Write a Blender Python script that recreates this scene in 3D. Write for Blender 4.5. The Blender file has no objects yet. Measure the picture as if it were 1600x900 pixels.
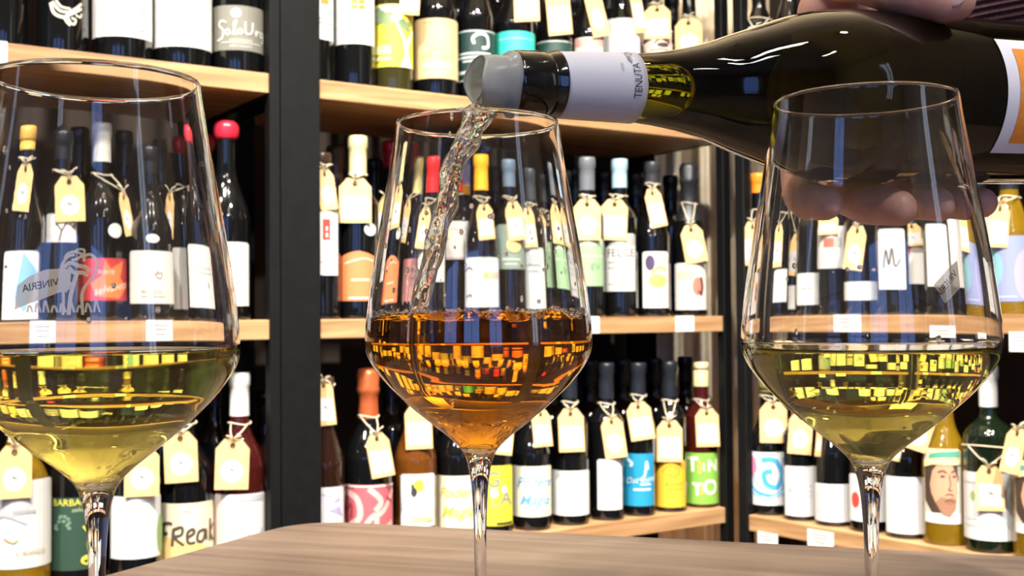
import bpy, bmesh, math, random
from mathutils import Vector, Matrix, noise
random.seed(7)
sc = bpy.context.scene
C = sc.collection
PI = math.pi

# ------------------------------------------------------------------ camera
F = 1800.0                      # focal length in pixels of the 1600x900 frame
CAMZ = 0.897
PITCH = math.radians(1.43)
ROLL = math.radians(0.43)
fwd = Vector((0, math.cos(PITCH), math.sin(PITCH)))
r0 = Vector((1, 0, 0)); u0 = Vector((0, -math.sin(PITCH), math.cos(PITCH)))
rgt = r0 * math.cos(ROLL) - u0 * math.sin(ROLL)
upv = u0 * math.cos(ROLL) + r0 * math.sin(ROLL)
cam = bpy.data.cameras.new('camera'); camo = bpy.data.objects.new('camera', cam); C.objects.link(camo)
M = Matrix((rgt, upv, -fwd)).transposed().to_4x4(); M.translation = (0, 0, CAMZ)
camo.matrix_world = M
cam.sensor_width = 36; cam.lens = 36 * F / 1600; cam.clip_start = 0.02
cam.dof.use_dof = True; cam.dof.focus_distance = 0.50; cam.dof.aperture_fstop = 26
sc.camera = camo

# ------------------------------------------------------------------ world, exposure
w = bpy.data.worlds.new('world'); sc.world = w; w.use_nodes = True
w.node_tree.nodes['Background'].inputs[0].default_value = (0.80, 0.86, 1.0, 1)
w.node_tree.nodes['Background'].inputs[1].default_value = 0.3
sc.view_settings.view_transform = 'Standard'; sc.view_settings.look = 'None'
sc.view_settings.gamma = 1; sc.view_settings.use_curve_mapping = False
sc.view_settings.exposure = -0.3
cy = sc.cycles
cy.max_bounces = 20; cy.transmission_bounces = 16; cy.glossy_bounces = 8; cy.diffuse_bounces = 4
cy.transparent_max_bounces = 16; cy.sample_clamp_indirect = 6; cy.blur_glossy = 0.5
cy.caustics_reflective = False; cy.caustics_refractive = True

# ceiling spotlights: (x, y, aimed x, y, z relative to the eye, watts)
LAMPS = [(-1.15, 0.30, -0.95, 1.5, -0.45, 19), (-0.45, 0.50, -0.4, 1.9, -0.45, 22), (0.25, 0.75, 0.2, 2.3, -0.45, 27),
         (0.85, 0.40, 0.8, 1.9, -0.45, 27), (-0.9, -0.9, -0.1, 0.6, 0.0, 4), (0.7, -1.0, 0.15, 0.6, 0.0, 4),
         (0.44, 2.30, 0.50, 2.66, 0.1, 2.8)]  # last entry is an extra lamp, added to brighten the corner curtain
TUBES = [(0.66, -0.25, 0.55, 4.0), (0.80, -0.78, 0.45, 4.0), (1.20, -0.90, 0.35, 3.0)]      # ceiling tube lights: x, y, length, watts
FILL_UPLIGHT = 26      # watts of each light added atop the shelving to brighten the ceiling
CEIL = CAMZ + 1.95

# ------------------------------------------------------------------ materials
def lin(c):
    if isinstance(c, str):
        c = c.lstrip('#'); c = [int(c[i:i+2], 16) / 255 for i in (0, 2, 4)]
    return tuple((x / 12.92 if x <= 0.04045 else ((x + 0.055) / 1.055) ** 2.4) for x in c[:3]) + (1,)
MATS = {}
def mat(name, col=None, rough=0.5, metal=0.0, trans=0.0, ior=1.5, coat=0.0, spec=0.5, emit=None, es=0):
    if name in MATS: return MATS[name]
    m = bpy.data.materials.new(name); m.use_nodes = True
    b = m.node_tree.nodes['Principled BSDF']
    if col is not None: b.inputs['Base Color'].default_value = lin(col)
    b.inputs['Roughness'].default_value = rough; b.inputs['Metallic'].default_value = metal
    b.inputs['Transmission Weight'].default_value = trans; b.inputs['IOR'].default_value = ior
    b.inputs['Coat Weight'].default_value = coat; b.inputs['Specular IOR Level'].default_value = spec
    if emit is not None:
        b.inputs['Emission Color'].default_value = lin(emit); b.inputs['Emission Strength'].default_value = es
    MATS[name] = m
    return m
def flat(col, rough=0.55):
    c = [int(col[i:i+2], 16) / 255 for i in ((1, 3, 5) if len(col) == 7 else (1, 2, 3))] if len(col) == 7 else [int(k, 16) / 15 for k in col[1:]]
    k = 0.90 if min(c) > 0.78 else 0.93     # printing papers are a little duller than their hex shade
    return mat('print ' + col, [x * k for x in c], rough)
def noisy(name, c1, c2, scale=(1, 1, 1), nscale=8, detail=6, rough=0.5, bump=0.0, dist=0.0, ramp=(0.3, 0.7), coat=0.0):
    m = mat(name, c1, rough, coat=coat); nt = m.node_tree; b = nt.nodes['Principled BSDF']
    tc = nt.nodes.new('ShaderNodeTexCoord'); mp = nt.nodes.new('ShaderNodeMapping'); mp.inputs['Scale'].default_value = scale
    n = nt.nodes.new('ShaderNodeTexNoise'); n.inputs['Scale'].default_value = nscale; n.inputs['Detail'].default_value = detail
    n.inputs['Distortion'].default_value = dist
    cr = nt.nodes.new('ShaderNodeValToRGB'); cr.color_ramp.elements[0].position = ramp[0]; cr.color_ramp.elements[1].position = ramp[1]
    cr.color_ramp.elements[0].color = lin(c1); cr.color_ramp.elements[1].color = lin(c2)
    nt.links.new(tc.outputs['Object'], mp.inputs[0]); nt.links.new(mp.outputs[0], n.inputs['Vector'])
    nt.links.new(n.outputs['Fac'], cr.inputs[0]); nt.links.new(cr.outputs[0], b.inputs['Base Color'])
    if bump:
        bp = nt.nodes.new('ShaderNodeBump'); bp.inputs['Strength'].default_value = bump; bp.inputs['Distance'].default_value = 0.002
        nt.links.new(n.outputs['Fac'], bp.inputs['Height']); nt.links.new(bp.outputs[0], b.inputs['Normal'])
    return m
def glassmat(name, ior, absorb=None, dens=0, rough=0.0, bump=None):
    m = bpy.data.materials.new(name); m.use_nodes = True; nt = m.node_tree; nt.nodes.clear()
    o = nt.nodes.new('ShaderNodeOutputMaterial'); g = nt.nodes.new('ShaderNodeBsdfGlass')
    g.inputs['IOR'].default_value = ior; g.inputs['Roughness'].default_value = rough
    nt.links.new(g.outputs[0], o.inputs['Surface'])
    if absorb:
        v = nt.nodes.new('ShaderNodeVolumeAbsorption'); v.inputs['Color'].default_value = (*absorb, 1); v.inputs['Density'].default_value = dens
        nt.links.new(v.outputs[0], o.inputs['Volume'])
    if bump:
        tc = nt.nodes.new('ShaderNodeTexCoord'); n = nt.nodes.new('ShaderNodeTexNoise'); n.inputs['Scale'].default_value = bump[0]
        n.inputs['Detail'].default_value = 2
        b = nt.nodes.new('ShaderNodeBump'); b.inputs['Strength'].default_value = bump[1]; b.inputs['Distance'].default_value = bump[2]
        nt.links.new(tc.outputs['Object'], n.inputs['Vector']); nt.links.new(n.outputs['Fac'], b.inputs['Height']); nt.links.new(b.outputs[0], g.inputs['Normal'])
    return m
WOOD = noisy('pine shelf board', '#C59E72', '#8C6642', (1.2, 14, 22), 2.2, 6, 0.45, 0.15, 1.2)
TABLE = noisy('greyed walnut laminate', '#94806F', '#5C4A40', (1.1, 14, 14), 2.6, 8, 0.38, 0.08, 1.6, (0.25, 0.75))
STEEL = noisy('black powder coated steel', '#090A0B', '#0E0F10', (1, 1, 1), 40, 3, 0.55, 0.05); STEEL.node_tree.nodes['Principled BSDF'].inputs['Specular IOR Level'].default_value = 0.2
WALLM = noisy('dark brown wall', '#3A2D25', '#30261F', (1, 1, 1), 5, 4, 0.85)
ROOMW = noisy('warm beige plaster', '#CDBFA6', '#BDAE94', (1, 1, 1), 3, 4, 0.9, 0.05)
CEILM = noisy('off white ceiling', '#DDD2BE', '#D0C4AE', (1, 1, 1), 3, 3, 0.9)
FLOORM = noisy('brown floor', '#6A5645', '#4E3E32', (1, 8, 1), 3, 5, 0.4)
CURT = noisy('tan curtain', '#F2E4CA', '#E4D2B2', (1, 1, 1), 30, 3, 0.9)
KRAFT = noisy('kraft paper', '#E4C088', '#D6AE74', (1, 1, 1), 60, 3, 0.75, 0.05)
PAPER = mat('white paper', '#E8E8E6', 0.6)
STRING = noisy('natural twine', '#E6DCC4', '#C8BA9A', (1, 1, 1), 600, 2, 0.9)
EYELET = mat('brass eyelet', '#6E6250', 0.35, 0.9)
GLASS = glassmat('clear crystal', 1.5)
WHITEWINE = glassmat('white wine', 1.34, (0.955, 0.90, 0.0), 24)
ORANGEWINE = glassmat('amber wine', 1.34, (0.975, 0.78, 0.0), 62)
STREAM = glassmat('pouring wine', 1.34, (0.9, 0.85, 0.3), 14, 0.0, (130, 0.5, 0.003))
BGLASS = glassmat('dark olive bottle glass', 1.45, (0.77, 0.78, 0.12), 200)
GLASSES = {
 'dark': mat('black bottle glass', '#0B0C0D', 0.06, spec=0.6, coat=0.4),
 'olive': mat('olive bottle glass', '#38361A', 0.06, trans=0.3, coat=0.3),
 'yellow': mat('yellow wine bottle glass', '#A8841C', 0.05, trans=0.6, coat=0.3),
 'green': mat('green bottle glass', '#101C10', 0.06, trans=0.2, coat=0.3),
 'amber': mat('amber wine bottle glass', '#80491A', 0.05, trans=0.5, coat=0.3),
 'rose': mat('rose wine bottle glass', '#4A1814', 0.05, trans=0.4, coat=0.3),
 'brown': mat('brown wine bottle glass', '#2A1710', 0.05, trans=0.3, coat=0.3),
}

# ------------------------------------------------------------------ helpers
def add(name, bm_or_mesh, m=None, parent=None, smooth=False, loc=None):
    if isinstance(bm_or_mesh, bmesh.types.BMesh):
        me = bpy.data.meshes.new(name); bm_or_mesh.normal_update(); bm_or_mesh.to_mesh(me); bm_or_mesh.free()
    else: me = bm_or_mesh
    if m is not None and not me.materials: me.materials.append(m)
    if smooth: me.polygons.foreach_set('use_smooth', [True] * len(me.polygons))
    o = bpy.data.objects.new(name, me); C.objects.link(o)
    if parent is not None: o.parent = parent
    if loc is not None: o.location = loc
    return o
def empty(name, loc, rz=0):
    o = bpy.data.objects.new(name, None); C.objects.link(o); o.location = loc; o.rotation_euler = (0, 0, rz)
    o.empty_display_size = 0.02
    return o
def tag(o, label, cat, group=None):
    o['label'] = label; o['category'] = cat
    if group: o['group'] = group
    return o
def struct(o): o['kind'] = 'structure'; return o
def box(bm, x0, x1, y0, y1, z0, z1, T=None):
    vs = [bm.verts.new((x, y, z)) for z in (z0, z1) for x, y in ((x0, y0), (x1, y0), (x1, y1), (x0, y1))]
    for f in ((3, 2, 1, 0), (4, 5, 6, 7), (0, 1, 5, 4), (1, 2, 6, 5), (2, 3, 7, 6), (3, 0, 4, 7)): bm.faces.new([vs[i] for i in f])
    if T is not None:
        for v in vs: v.co = T @ v.co
    return vs
def bevbox(x0, x1, y0, y1, z0, z1, b=0.002, seg=2):
    bm = bmesh.new(); box(bm, x0, x1, y0, y1, z0, z1)
    bmesh.ops.bevel(bm, geom=bm.edges[:], offset=b, segments=seg, affect='EDGES', profile=0.5)
    return bm
def lathe(prof, n=32, bm=None, rfun=None):
    """prof: (r, z) from bottom to top; r = 0 closes to a point"""
    bm = bm or bmesh.new(); rings = []
    for r, z in prof:
        if r <= 1e-7: rings.append([bm.verts.new((0, 0, z))])
        else: rings.append([bm.verts.new((r * math.sin(2 * PI * i / n), -r * math.cos(2 * PI * i / n), z)) for i in range(n)])
    for a, b in zip(rings, rings[1:]):
        for i in range(n):
            j = (i + 1) % n
            if len(a) == 1 and len(b) == 1: continue
            if len(a) == 1: bm.faces.new((a[0], b[j], b[i]))
            elif len(b) == 1: bm.faces.new((a[i], a[j], b[0]))
            else: bm.faces.new((a[i], a[j], b[j], b[i]))
    return bm
def tube(bm, pts, r, n=6, closed=False):
    pts = [Vector(p) for p in pts]; rings = []
    up = Vector((0.13, 0.21, 1)).normalized()
    for i, p in enumerate(pts):
        a = pts[i - 1] if i or closed else p; b = pts[(i + 1) % len(pts)] if i < len(pts) - 1 or closed else p
        t = (b - a).normalized(); s = t.cross(up)
        if s.length < 1e-4: s = t.cross(Vector((1, 0, 0)))
        s.normalize(); q = s.cross(t)
        rr = r[i] if isinstance(r, (list, tuple)) else r
        rings.append([bm.verts.new(p + (s * math.cos(2 * PI * k / n) + q * math.sin(2 * PI * k / n)) * rr) for k in range(n)])
    for i in range(len(rings) - (0 if closed else 1)):
        a = rings[i]; b = rings[(i + 1) % len(rings)]
        for k in range(n): bm.faces.new((a[k], a[(k + 1) % n], b[(k + 1) % n], b[k]))
    if not closed: bm.faces.new(rings[0][::-1]); bm.faces.new(rings[-1])
    return bm
def catmull(pts, k=6):
    out = []
    n = len(pts)
    for i in range(n - 1):
        p0 = pts[max(i - 1, 0)]; p1 = pts[i]; p2 = pts[i + 1]; p3 = pts[min(i + 2, n - 1)]
        for j in range(k):
            t = j / k
            out.append(tuple(0.5 * (2 * b + (c - a) * t + (2 * a - 5 * b + 4 * c - d) * t * t + (-a + 3 * b - 3 * c + d) * t ** 3) for a, b, c, d in zip(p0, p1, p2, p3)))
    out.append(tuple(pts[-1]))
    return out
def interp(tab, x):
    if x <= tab[0][0]: return tab[0][1]
    for (a, b), (c, d) in zip(tab, tab[1:]):
        if x <= c: return b + (d - b) * (x - a) / (c - a)
    return tab[-1][1]
def ray(px, py): return (fwd * F + rgt * (px - 800) + upv * (450 - py)).normalized()
def on_depth(px, py, Y): d = ray(px, py); return Vector((0, 0, CAMZ)) + d * (Y / d.y)
def on_z(px, py, z): d = ray(px, py); return Vector((0, 0, CAMZ)) + d * ((z - CAMZ) / d.z)
class Plane:                                    # a vertical plane Y = d0 + k X, the front of a run of shelving
    def __init__(s, d0, k):
        s.d0 = d0; s.k = k; s.l = math.hypot(1, k); s.ang = math.atan(k)
        s.along = Vector((1, k, 0)) / s.l; s.n = Vector((-k, 1, 0)) / s.l    # n points away from the viewer
    def at(s, px, setback=0.0):
        d = ray(px, 497); t = (s.d0 + setback * s.l) / (d.y - s.k * d.x); return Vector((d.x * t, d.y * t, 0))
    def loc(s, p): return s.along.dot(p)        # coordinate along the plane
PL = Plane(2.124, 0.669); PR = Plane(2.951, -1.313)
MID = CAMZ - 0.002; PITCHZ = 0.40; TH = 0.032
SHELF = {'T': MID + PITCHZ, 'M': MID, 'B': MID - PITCHZ}

# ------------------------------------------------------------------ room
def wall(name, a, b, z0, z1, m, th=0.08, openings=()):
    a = Vector(a); b = Vector(b); d = b - a; L = d.length; ang = math.atan2(d.y, d.x)
    bm = bmesh.new(); xs = [0]
    for (o0, o1, y0, y1) in openings:
        box(bm, xs[-1], o0, -th, 0, z0, z1); box(bm, o0, o1, -th, 0, z0, y0); box(bm, o0, o1, -th, 0, y1, z1); xs.append(o1)
    box(bm, xs[-1], L, -th, 0, z0, z1)
    bmesh.ops.recalc_face_normals(bm, faces=bm.faces[:])
    o = add(name, bm, m); o.location = (a.x, a.y, 0); o.rotation_euler.z = ang
    return struct(o)
cornx = (2.951 + 0.40 * PR.l - 2.124 - 0.40 * PL.l) / (0.669 + 1.313)
corner = (cornx, 2.124 + 0.40 * PL.l + 0.669 * cornx)
WL = (-2.6, 2.124 + 0.40 * PL.l - 2.6 * 0.669); WR = (2.2, 2.951 + 0.40 * PR.l - 2.2 * 1.313)
# walls run so that their solid side lies outside the room
wall('wall_left', corner, WL, 0, CEIL, WALLM)
for o in (bpy.data.objects['wall_left'],): pass
wall('wall_right', WR, corner, 0, CEIL, WALLM)
ADDED_WINL = [(1.10, 1.32, 0.75, 2.1)]; ADDED_WINR = [(1.95, 2.35, 0.55, 2.35)]  # side windows added to put bright edges and streaks on the glasses
wall('wall_far_left', WL, (-2.6, -3.0), 0, CEIL, ROOMW, openings=ADDED_WINL)
WIN = [(0.35, 1.35, 0.75, 2.35), (1.75, 2.75, 0.75, 2.35), (3.3, 4.2, 0.1, 2.35)]
wall('wall_back', (-2.6, -3.0), (2.2, -3.0), 0, CEIL, ROOMW, openings=WIN)
wall('wall_far_right', (2.2, -3.0), WR, 0, CEIL, ROOMW, openings=ADDED_WINR)
bm = bmesh.new(); box(bm, -2.75, 2.35, -3.15, 3.4, -0.05, 0); struct(add('floor', bm, FLOORM))
bm = bmesh.new(); box(bm, -2.75, 2.35, -3.15, 3.4, CEIL, CEIL + 0.05); struct(add('ceiling', bm, CEILM))
FRAME = mat('white window frame', '#D8D8D4', 0.5)
PANE = mat('daylit window pane', '#A8C4F0', 0.1, emit='#7FA8FF', es=3.0)
ADDED_PANE = mat('added pale glowing pane', '#E4ECF8', 0.1, emit='#DCE8FF', es=2.6)  # glow of the added side windows
ALLW = [(-2.6 + w_[0], -3.0, 0.0, w_, PANE) for w_ in WIN] + [(-2.6, WL[1] - w_[0], -PI / 2, w_, ADDED_PANE) for w_ in ADDED_WINL] + [(2.2, -3.0 + w_[0], PI / 2, w_, ADDED_PANE) for w_ in ADDED_WINR]
for i, (wx, wy, wr, (a, b, z0, z1), PM) in enumerate(ALLW):  # back wall windows first, then the added side ones
    root = struct(empty('window_%d' % (i + 1), (wx, wy, z0), wr))
    bm = bmesh.new(); W = b - a; H = z1 - z0; t = 0.05
    box(bm, 0, t, -0.06, 0.01, 0, H); box(bm, W - t, W, -0.06, 0.01, 0, H); box(bm, t, W - t, -0.06, 0.01, 0, t); box(bm, t, W - t, -0.06, 0.01, H - t, H)
    box(bm, W / 2 - 0.01, W / 2 + 0.01, -0.06, 0.01, t, H - t)
    add('window_frame', bm, FRAME, root)
    for x0, x1 in ((t, W / 2 - 0.01), (W / 2 + 0.01, W - t)):
        bm = bmesh.new(); box(bm, x0, x1, -0.04, -0.03, t, H - t); add('pane', bm, PM, root)

# ceiling spotlights
LAMPH = mat('black lamp housing', '#151515', 0.4)
for k, (x, y, ax, ay, az, pw) in enumerate(LAMPS):
    root = empty('ceiling_spotlight', (x, y, CEIL))
    names = ['leftmost by the shelves', 'second from the left by the shelves', 'third from the left by the shelves', 'rightmost by the shelves', 'left one behind the table', 'right one behind the table', 'added over the corner to brighten the curtain']
    tag(root, 'black ceiling spotlight, ' + names[k], 'spotlight', 'ceiling spotlights')
    add('stem', lathe([(0, -0.12), (0.008, -0.12), (0.008, -0.01), (0.03, -0.01), (0.03, 0), (0, 0)], 16), LAMPH, root)
    d = Vector((ax - x, ay - y, CAMZ + az - (CEIL - 0.18))).normalized()
    rot = d.to_track_quat('-Z', 'Y').to_euler()
    h = add('housing', lathe([(0.052, -0.065), (0.055, -0.065), (0.055, 0.06), (0, 0.065)], 24), LAMPH, root, loc=(0, 0, -0.18)); h.rotation_euler = rot
    la = bpy.data.lights.new('lamp_light', 'AREA'); la.shape = 'DISK'; la.size = 0.09; la.energy = pw; la.color = (1.0, 0.93, 0.82); la.spread = math.radians(80)
    lo = bpy.data.objects.new('lamp_light', la); C.objects.link(lo); lo.parent = root; lo.location = Vector((0, 0, -0.18)) + d * 0.066; lo.rotation_euler = rot

for k, (x, y, L_, pw) in enumerate(TUBES):
    root = empty('ceiling_tube_light', (x, y, CEIL)); tag(root, 'slim black ceiling tube light, %s behind the table' % ('near one', 'middle one', 'far right one')[k], 'ceiling light', 'ceiling tube lights')
    add('channel', bevbox(-0.04, 0.04, -L_ / 2 - 0.02, L_ / 2 + 0.02, -0.05, 0, 0.004, 1), LAMPH, root)
    la = bpy.data.lights.new('tube_light', 'AREA'); la.shape = 'RECTANGLE'; la.size = 0.045; la.size_y = L_; la.energy = pw; la.color = (1.0, 0.97, 0.90)
    lo = bpy.data.objects.new('tube_light', la); C.objects.link(lo); lo.parent = root; lo.location = (0, 0, -0.054)

# ------------------------------------------------------------------ added uplights on top of the shelving, brightening the ceiling
for pl_, X_, nm in ((PL, -0.75, 'left'), (PL, 0.06, 'middle'), (PR, 0.72, 'right')):
    Yf = pl_.d0 + pl_.k * X_ + 0.16 * pl_.l; zt_ = MID + 2 * PITCHZ
    root = empty('fill_uplight', (X_, Yf, zt_), pl_.ang); tag(root, 'added linear light on top of the %s shelving unit, brightening the ceiling' % nm, 'fill light', 'added lights brightening the ceiling')
    add('channel', bevbox(-0.3, 0.3, -0.03, 0.03, 0, 0.04, 0.003, 1), STEEL, root)
    la = bpy.data.lights.new('tube_light', 'AREA'); la.shape = 'RECTANGLE'; la.size = 0.55; la.size_y = 0.04; la.energy = FILL_UPLIGHT; la.color = (1.0, 0.86, 0.66)
    lo = bpy.data.objects.new('tube_light', la); C.objects.link(lo); lo.parent = root; lo.location = (0, 0, 0.045); lo.rotation_euler = (PI, 0, 0)

# ------------------------------------------------------------------ shelving units
def unit(plane, s0, s1, label, posts, depth=0.32):
    """s0..s1 along the plane; local x along the shelf, local y away from the viewer"""
    base = plane.along * s0 + Vector((0, plane.d0 / plane.l ** 2, 0)) * 0
    p0 = plane.n * (plane.d0 / plane.l) + plane.along * s0
    root = empty('shelving_unit', (p0.x, p0.y, 0), plane.ang); tag(root, label, 'shelf', 'wine shelving units')
    L = s1 - s0
    for z in (MID + 2 * PITCHZ, MID + PITCHZ, MID, MID - PITCHZ, MID - 2 * PITCHZ):
        o = add('shelf', bevbox(0, L, 0, depth, -TH, 0, 0.0015, 2), WOOD, root, loc=(0, 0, z))
    for (a, b) in posts:
        for y0, y1 in ((-0.004, 0.018), (depth - 0.03, depth)):
            add('upright', bevbox(a, b, y0, y1, 0, MID + 2 * PITCHZ + 0.02, 0.0015, 1), STEEL, root)
    for a, b in (posts[0], posts[-1]):
        for z in (MID + PITCHZ, MID, MID - PITCHZ):
            xx = (a + b) / 2
            bm = bmesh.new(); box(bm, xx - 0.008, xx + 0.008, 0.018, depth - 0.03, -TH, -TH + 0.02); add('crossbar', bm, STEEL, root, loc=(0, 0, z))
    return root
sL = PL.loc(PL.at(421)); sC0 = PL.loc(PL.at(500)); sC1 = PL.loc(PL.at(1130)); sR0 = PR.loc(PR.at(1166))
unit(PL, sL - 0.95, sL, 'left black steel and pine shelving unit full of wine bottles', [(-0.04, 0), (0.95, 0.95 + 0.018)])
unit(PL, sC0, sC1, 'middle black steel and pine shelving unit between the two black posts', [(-(sC0 - sL - 0.0195), 0), (sC1 - sC0, sC1 - sC0 + 0.022)])
unit(PR, sR0, sR0 + 0.9, 'right black steel and pine shelving unit at the corner, turned inward', [(-0.024, 0), (0.9, 0.93)])

# curtain in the corner
bm = bmesh.new(); n = 90; A = PL.at(1010, 0.36) + Vector((0.02, 0, 0)); A = Vector((0.335, 2.66, 0)); Bp = Vector((0.60, 2.64, 0))
rows = []
for z in (0.02, CEIL - 0.02):
    rows.append([bm.verts.new((A.x + (Bp.x - A.x) * i / n, A.y + (Bp.y - A.y) * i / n + 0.012 * math.sin(i * 0.28) + 0.003 * math.sin(i * 0.9), z)) for i in range(n + 1)])
for i in range(n): bm.faces.new((rows[0][i], rows[0][i + 1], rows[1][i + 1], rows[1][i]))
o = add('curtain', bm, CURT, smooth=True); sm = o.modifiers.new('s', 'SOLIDIFY'); sm.thickness = 0.003
tag(o, 'tan floor length curtain hanging in the corner behind the shelves', 'curtain')

# ------------------------------------------------------------------ table
TZ = CAMZ - 0.147
e0 = on_z(180, 893, TZ); e1 = on_z(455, 817, TZ); f0 = on_z(600, 818, TZ); f1 = on_z(1600, 868, TZ)
da = (e1 - e0).normalized(); db = (f1 - f0).normalized()
# corner: intersection of both edges
den = da.x * db.y - da.y * db.x; tt = ((f0.x - e0.x) * db.y - (f0.y - e0.y) * db.x) / den; cor = e0 + da * tt
LA, LB = 0.95, 0.95
p = [cor - da * LA, cor, cor + db * LB, cor + db * LB - da * LA]
poly = []
for i in range(4):
    a, c, b = p[i - 1], p[i], p[(i + 1) % 4]; u_ = (a - c).normalized(); v_ = (b - c).normalized(); R_ = 0.045
    for k in range(9):
        t = k / 8; q0 = c + u_ * R_; q2 = c + v_ * R_
        poly.append((1 - t) ** 2 * q0 + 2 * t * (1 - t) * c + t * t * q2)
cen = sum(p, Vector()) / 4
troot = empty('table', (cen.x, cen.y, 0)); tag(troot, 'grey-brown wood grain tabletop the three wine glasses stand on', 'table')
bm = bmesh.new(); vs = [bm.verts.new((q.x - cen.x, q.y - cen.y, 0)) for q in poly]; f = bm.faces.new(vs); bm.normal_update()
if f.normal.z > 0: f.normal_flip()
ex = bmesh.ops.extrude_face_region(bm, geom=[f]); bmesh.ops.translate(bm, verts=[v for v in ex['geom'] if isinstance(v, bmesh.types.BMVert)], vec=(0, 0, 0.028))
bmesh.ops.recalc_face_normals(bm, faces=bm.faces[:])
R = Matrix.Rotation(-math.atan2(db.y, db.x), 4, 'Z')
bm.transform(R)
o = add('tabletop', bm, TABLE, troot, loc=(0, 0, TZ - 0.028)); o.rotation_euler.z = math.atan2(db.y, db.x)
bv = o.modifiers.new('b', 'BEVEL'); bv.width = 0.003; bv.segments = 3; bv.limit_method = 'ANGLE'
add('pedestal', lathe([(0, 0.02), (0.04, 0.02), (0.04, TZ - 0.03), (0, TZ - 0.03)], 24), STEEL, troot, True)
add('foot_plate', lathe([(0, 0), (0.26, 0), (0.26, 0.012), (0.05, 0.022), (0, 0.022)], 40), STEEL, troot)

# ------------------------------------------------------------------ printed artwork wrapped on a curved label
TXT = {}
def text_bm(s, size, shear=0, bold=0):
    key = (s, shear, bold)
    if key not in TXT:
        cu = bpy.data.curves.new('t', 'FONT'); cu.body = s; cu.size = 1; cu.align_x = 'CENTER'; cu.align_y = 'CENTER'; cu.shear = shear
        cu.resolution_u = 3; cu.offset = bold
        ob = bpy.data.objects.new('t', cu); C.objects.link(ob); bpy.context.view_layer.update()
        TXT[key] = bpy.data.meshes.new_from_object(ob); bpy.data.objects.remove(ob)
    b = bmesh.new(); b.from_mesh(TXT[key]); b.transform(Matrix.Scale(size, 4)); return b
def art_bm(items, W, H):
    """items share one colour; coordinates u in [-1,1] over the half width W/2, v in [0,1] over the height H"""
    bm = bmesh.new()
    for it in items:
        k = it[0]
        if k == 't':
            _, s, u, v, size = it[:5]; shear = it[5] if len(it) > 5 else 0; rot = it[6] if len(it) > 6 else 0; bold = it[7] if len(it) > 7 else 0.0
            b = text_bm(s, size * H, shear, bold); b.transform(Matrix.Translation((u * W / 2, v * H, 0)) @ Matrix.Rotation(math.radians(rot), 4, 'Z'))
            me = bpy.data.meshes.new('x'); b.to_mesh(me); b.free(); bm.from_mesh(me); bpy.data.meshes.remove(me)
        elif k == 'r':
            _, x0, y0, x1, y1 = it; q = [bm.verts.new((a * W / 2, b * H, 0)) for a, b in ((x0, y0), (x1, y0), (x1, y1), (x0, y1))]; bm.faces.new(q)
        elif k == 'e':
            _, cu, cv, ru, rv = it; bm.faces.new([bm.verts.new(((cu + ru * math.cos(2 * PI * j / 24)) * W / 2, (cv + rv * math.sin(2 * PI * j / 24)) * H, 0)) for j in range(24)])
        elif k == 'p':
            bm.faces.new([bm.verts.new((a * W / 2, b * H, 0)) for a, b in it[1]])
        elif k == 's':                                 # stroke: points, width as a fraction of H
            pts = catmull([(a * W / 2, b * H) for a, b in it[1]], 5); wd = it[2] * H / 2; prev = None
            for i, q in enumerate(pts):
                a = pts[max(i - 1, 0)]; b = pts[min(i + 1, len(pts) - 1)]; dx, dy = b[0] - a[0], b[1] - a[1]; l = math.hypot(dx, dy) or 1
                nx, ny = -dy / l * wd, dx / l * wd
                cur = (bm.verts.new((q[0] + nx, q[1] + ny, 0)), bm.verts.new((q[0] - nx, q[1] - ny, 0)))
                if prev: bm.faces.new((prev[1], cur[1], cur[0], prev[0]))
                prev = cur
    return bm
def wrap(bm, rad, a0, z0, W=None):
    """bend the flat artwork onto a cylinder, u becomes the arc"""
    xs = [v.co.x for v in bm.verts]
    if not xs: return bm
    lo, hi = min(xs), max(xs); step = 0.006; x = math.ceil(lo / step) * step
    while x < hi:
        bmesh.ops.bisect_plane(bm, geom=bm.verts[:] + bm.edges[:] + bm.faces[:], dist=1e-7, plane_co=(x, 0, 0), plane_no=(1, 0, 0)); x += step
    bmesh.ops.triangulate(bm, faces=[f for f in bm.faces if len(f.verts) > 4])
    for v in bm.verts:
        a = a0 + v.co.x / rad; v.co = Vector((rad * math.sin(a), -rad * math.cos(a), z0 + v.co.y))
    return bm
def label_part(root, rad, a0, ha, z0, z1, col, arts, name='label', lbl=None, shape=None):
    W = 2 * ha * rad; H = z1 - z0
    bm = bmesh.new(); n = 14; t = 0.0005
    def top(u):
        if shape == 'arch': return H * (1 - 0.16 * abs(u) ** 1.5)
        return H * (1 - (0.03 if abs(u) > 0.99 else 0))
    ring = []
    for i in range(n + 1):
        u = -1 + 2 * i / n; a = a0 + u * ha
        ring.append([bm.verts.new((r * math.sin(a), -r * math.cos(a), z0 + z)) for r, z in ((rad, 0), (rad + t, 0), (rad + t, top(u)), (rad, top(u)))])
    for A_, B_ in zip(ring, ring[1:]):
        for k in range(4): bm.faces.new((A_[k], B_[k], B_[(k + 1) % 4], A_[(k + 1) % 4]))
    bm.faces.new(ring[0]); bm.faces.new(ring[-1][::-1])
    bmesh.ops.recalc_face_normals(bm, faces=bm.faces[:])
    o = add(name, bm, flat(col), root)
    if lbl: o['label'] = lbl
    off = 0.0008
    for c, items in arts:
        b = wrap(art_bm(items, W, H), rad + off, a0, z0); off += 0.00025
        add('print', b, flat(c), o)
    return o

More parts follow.
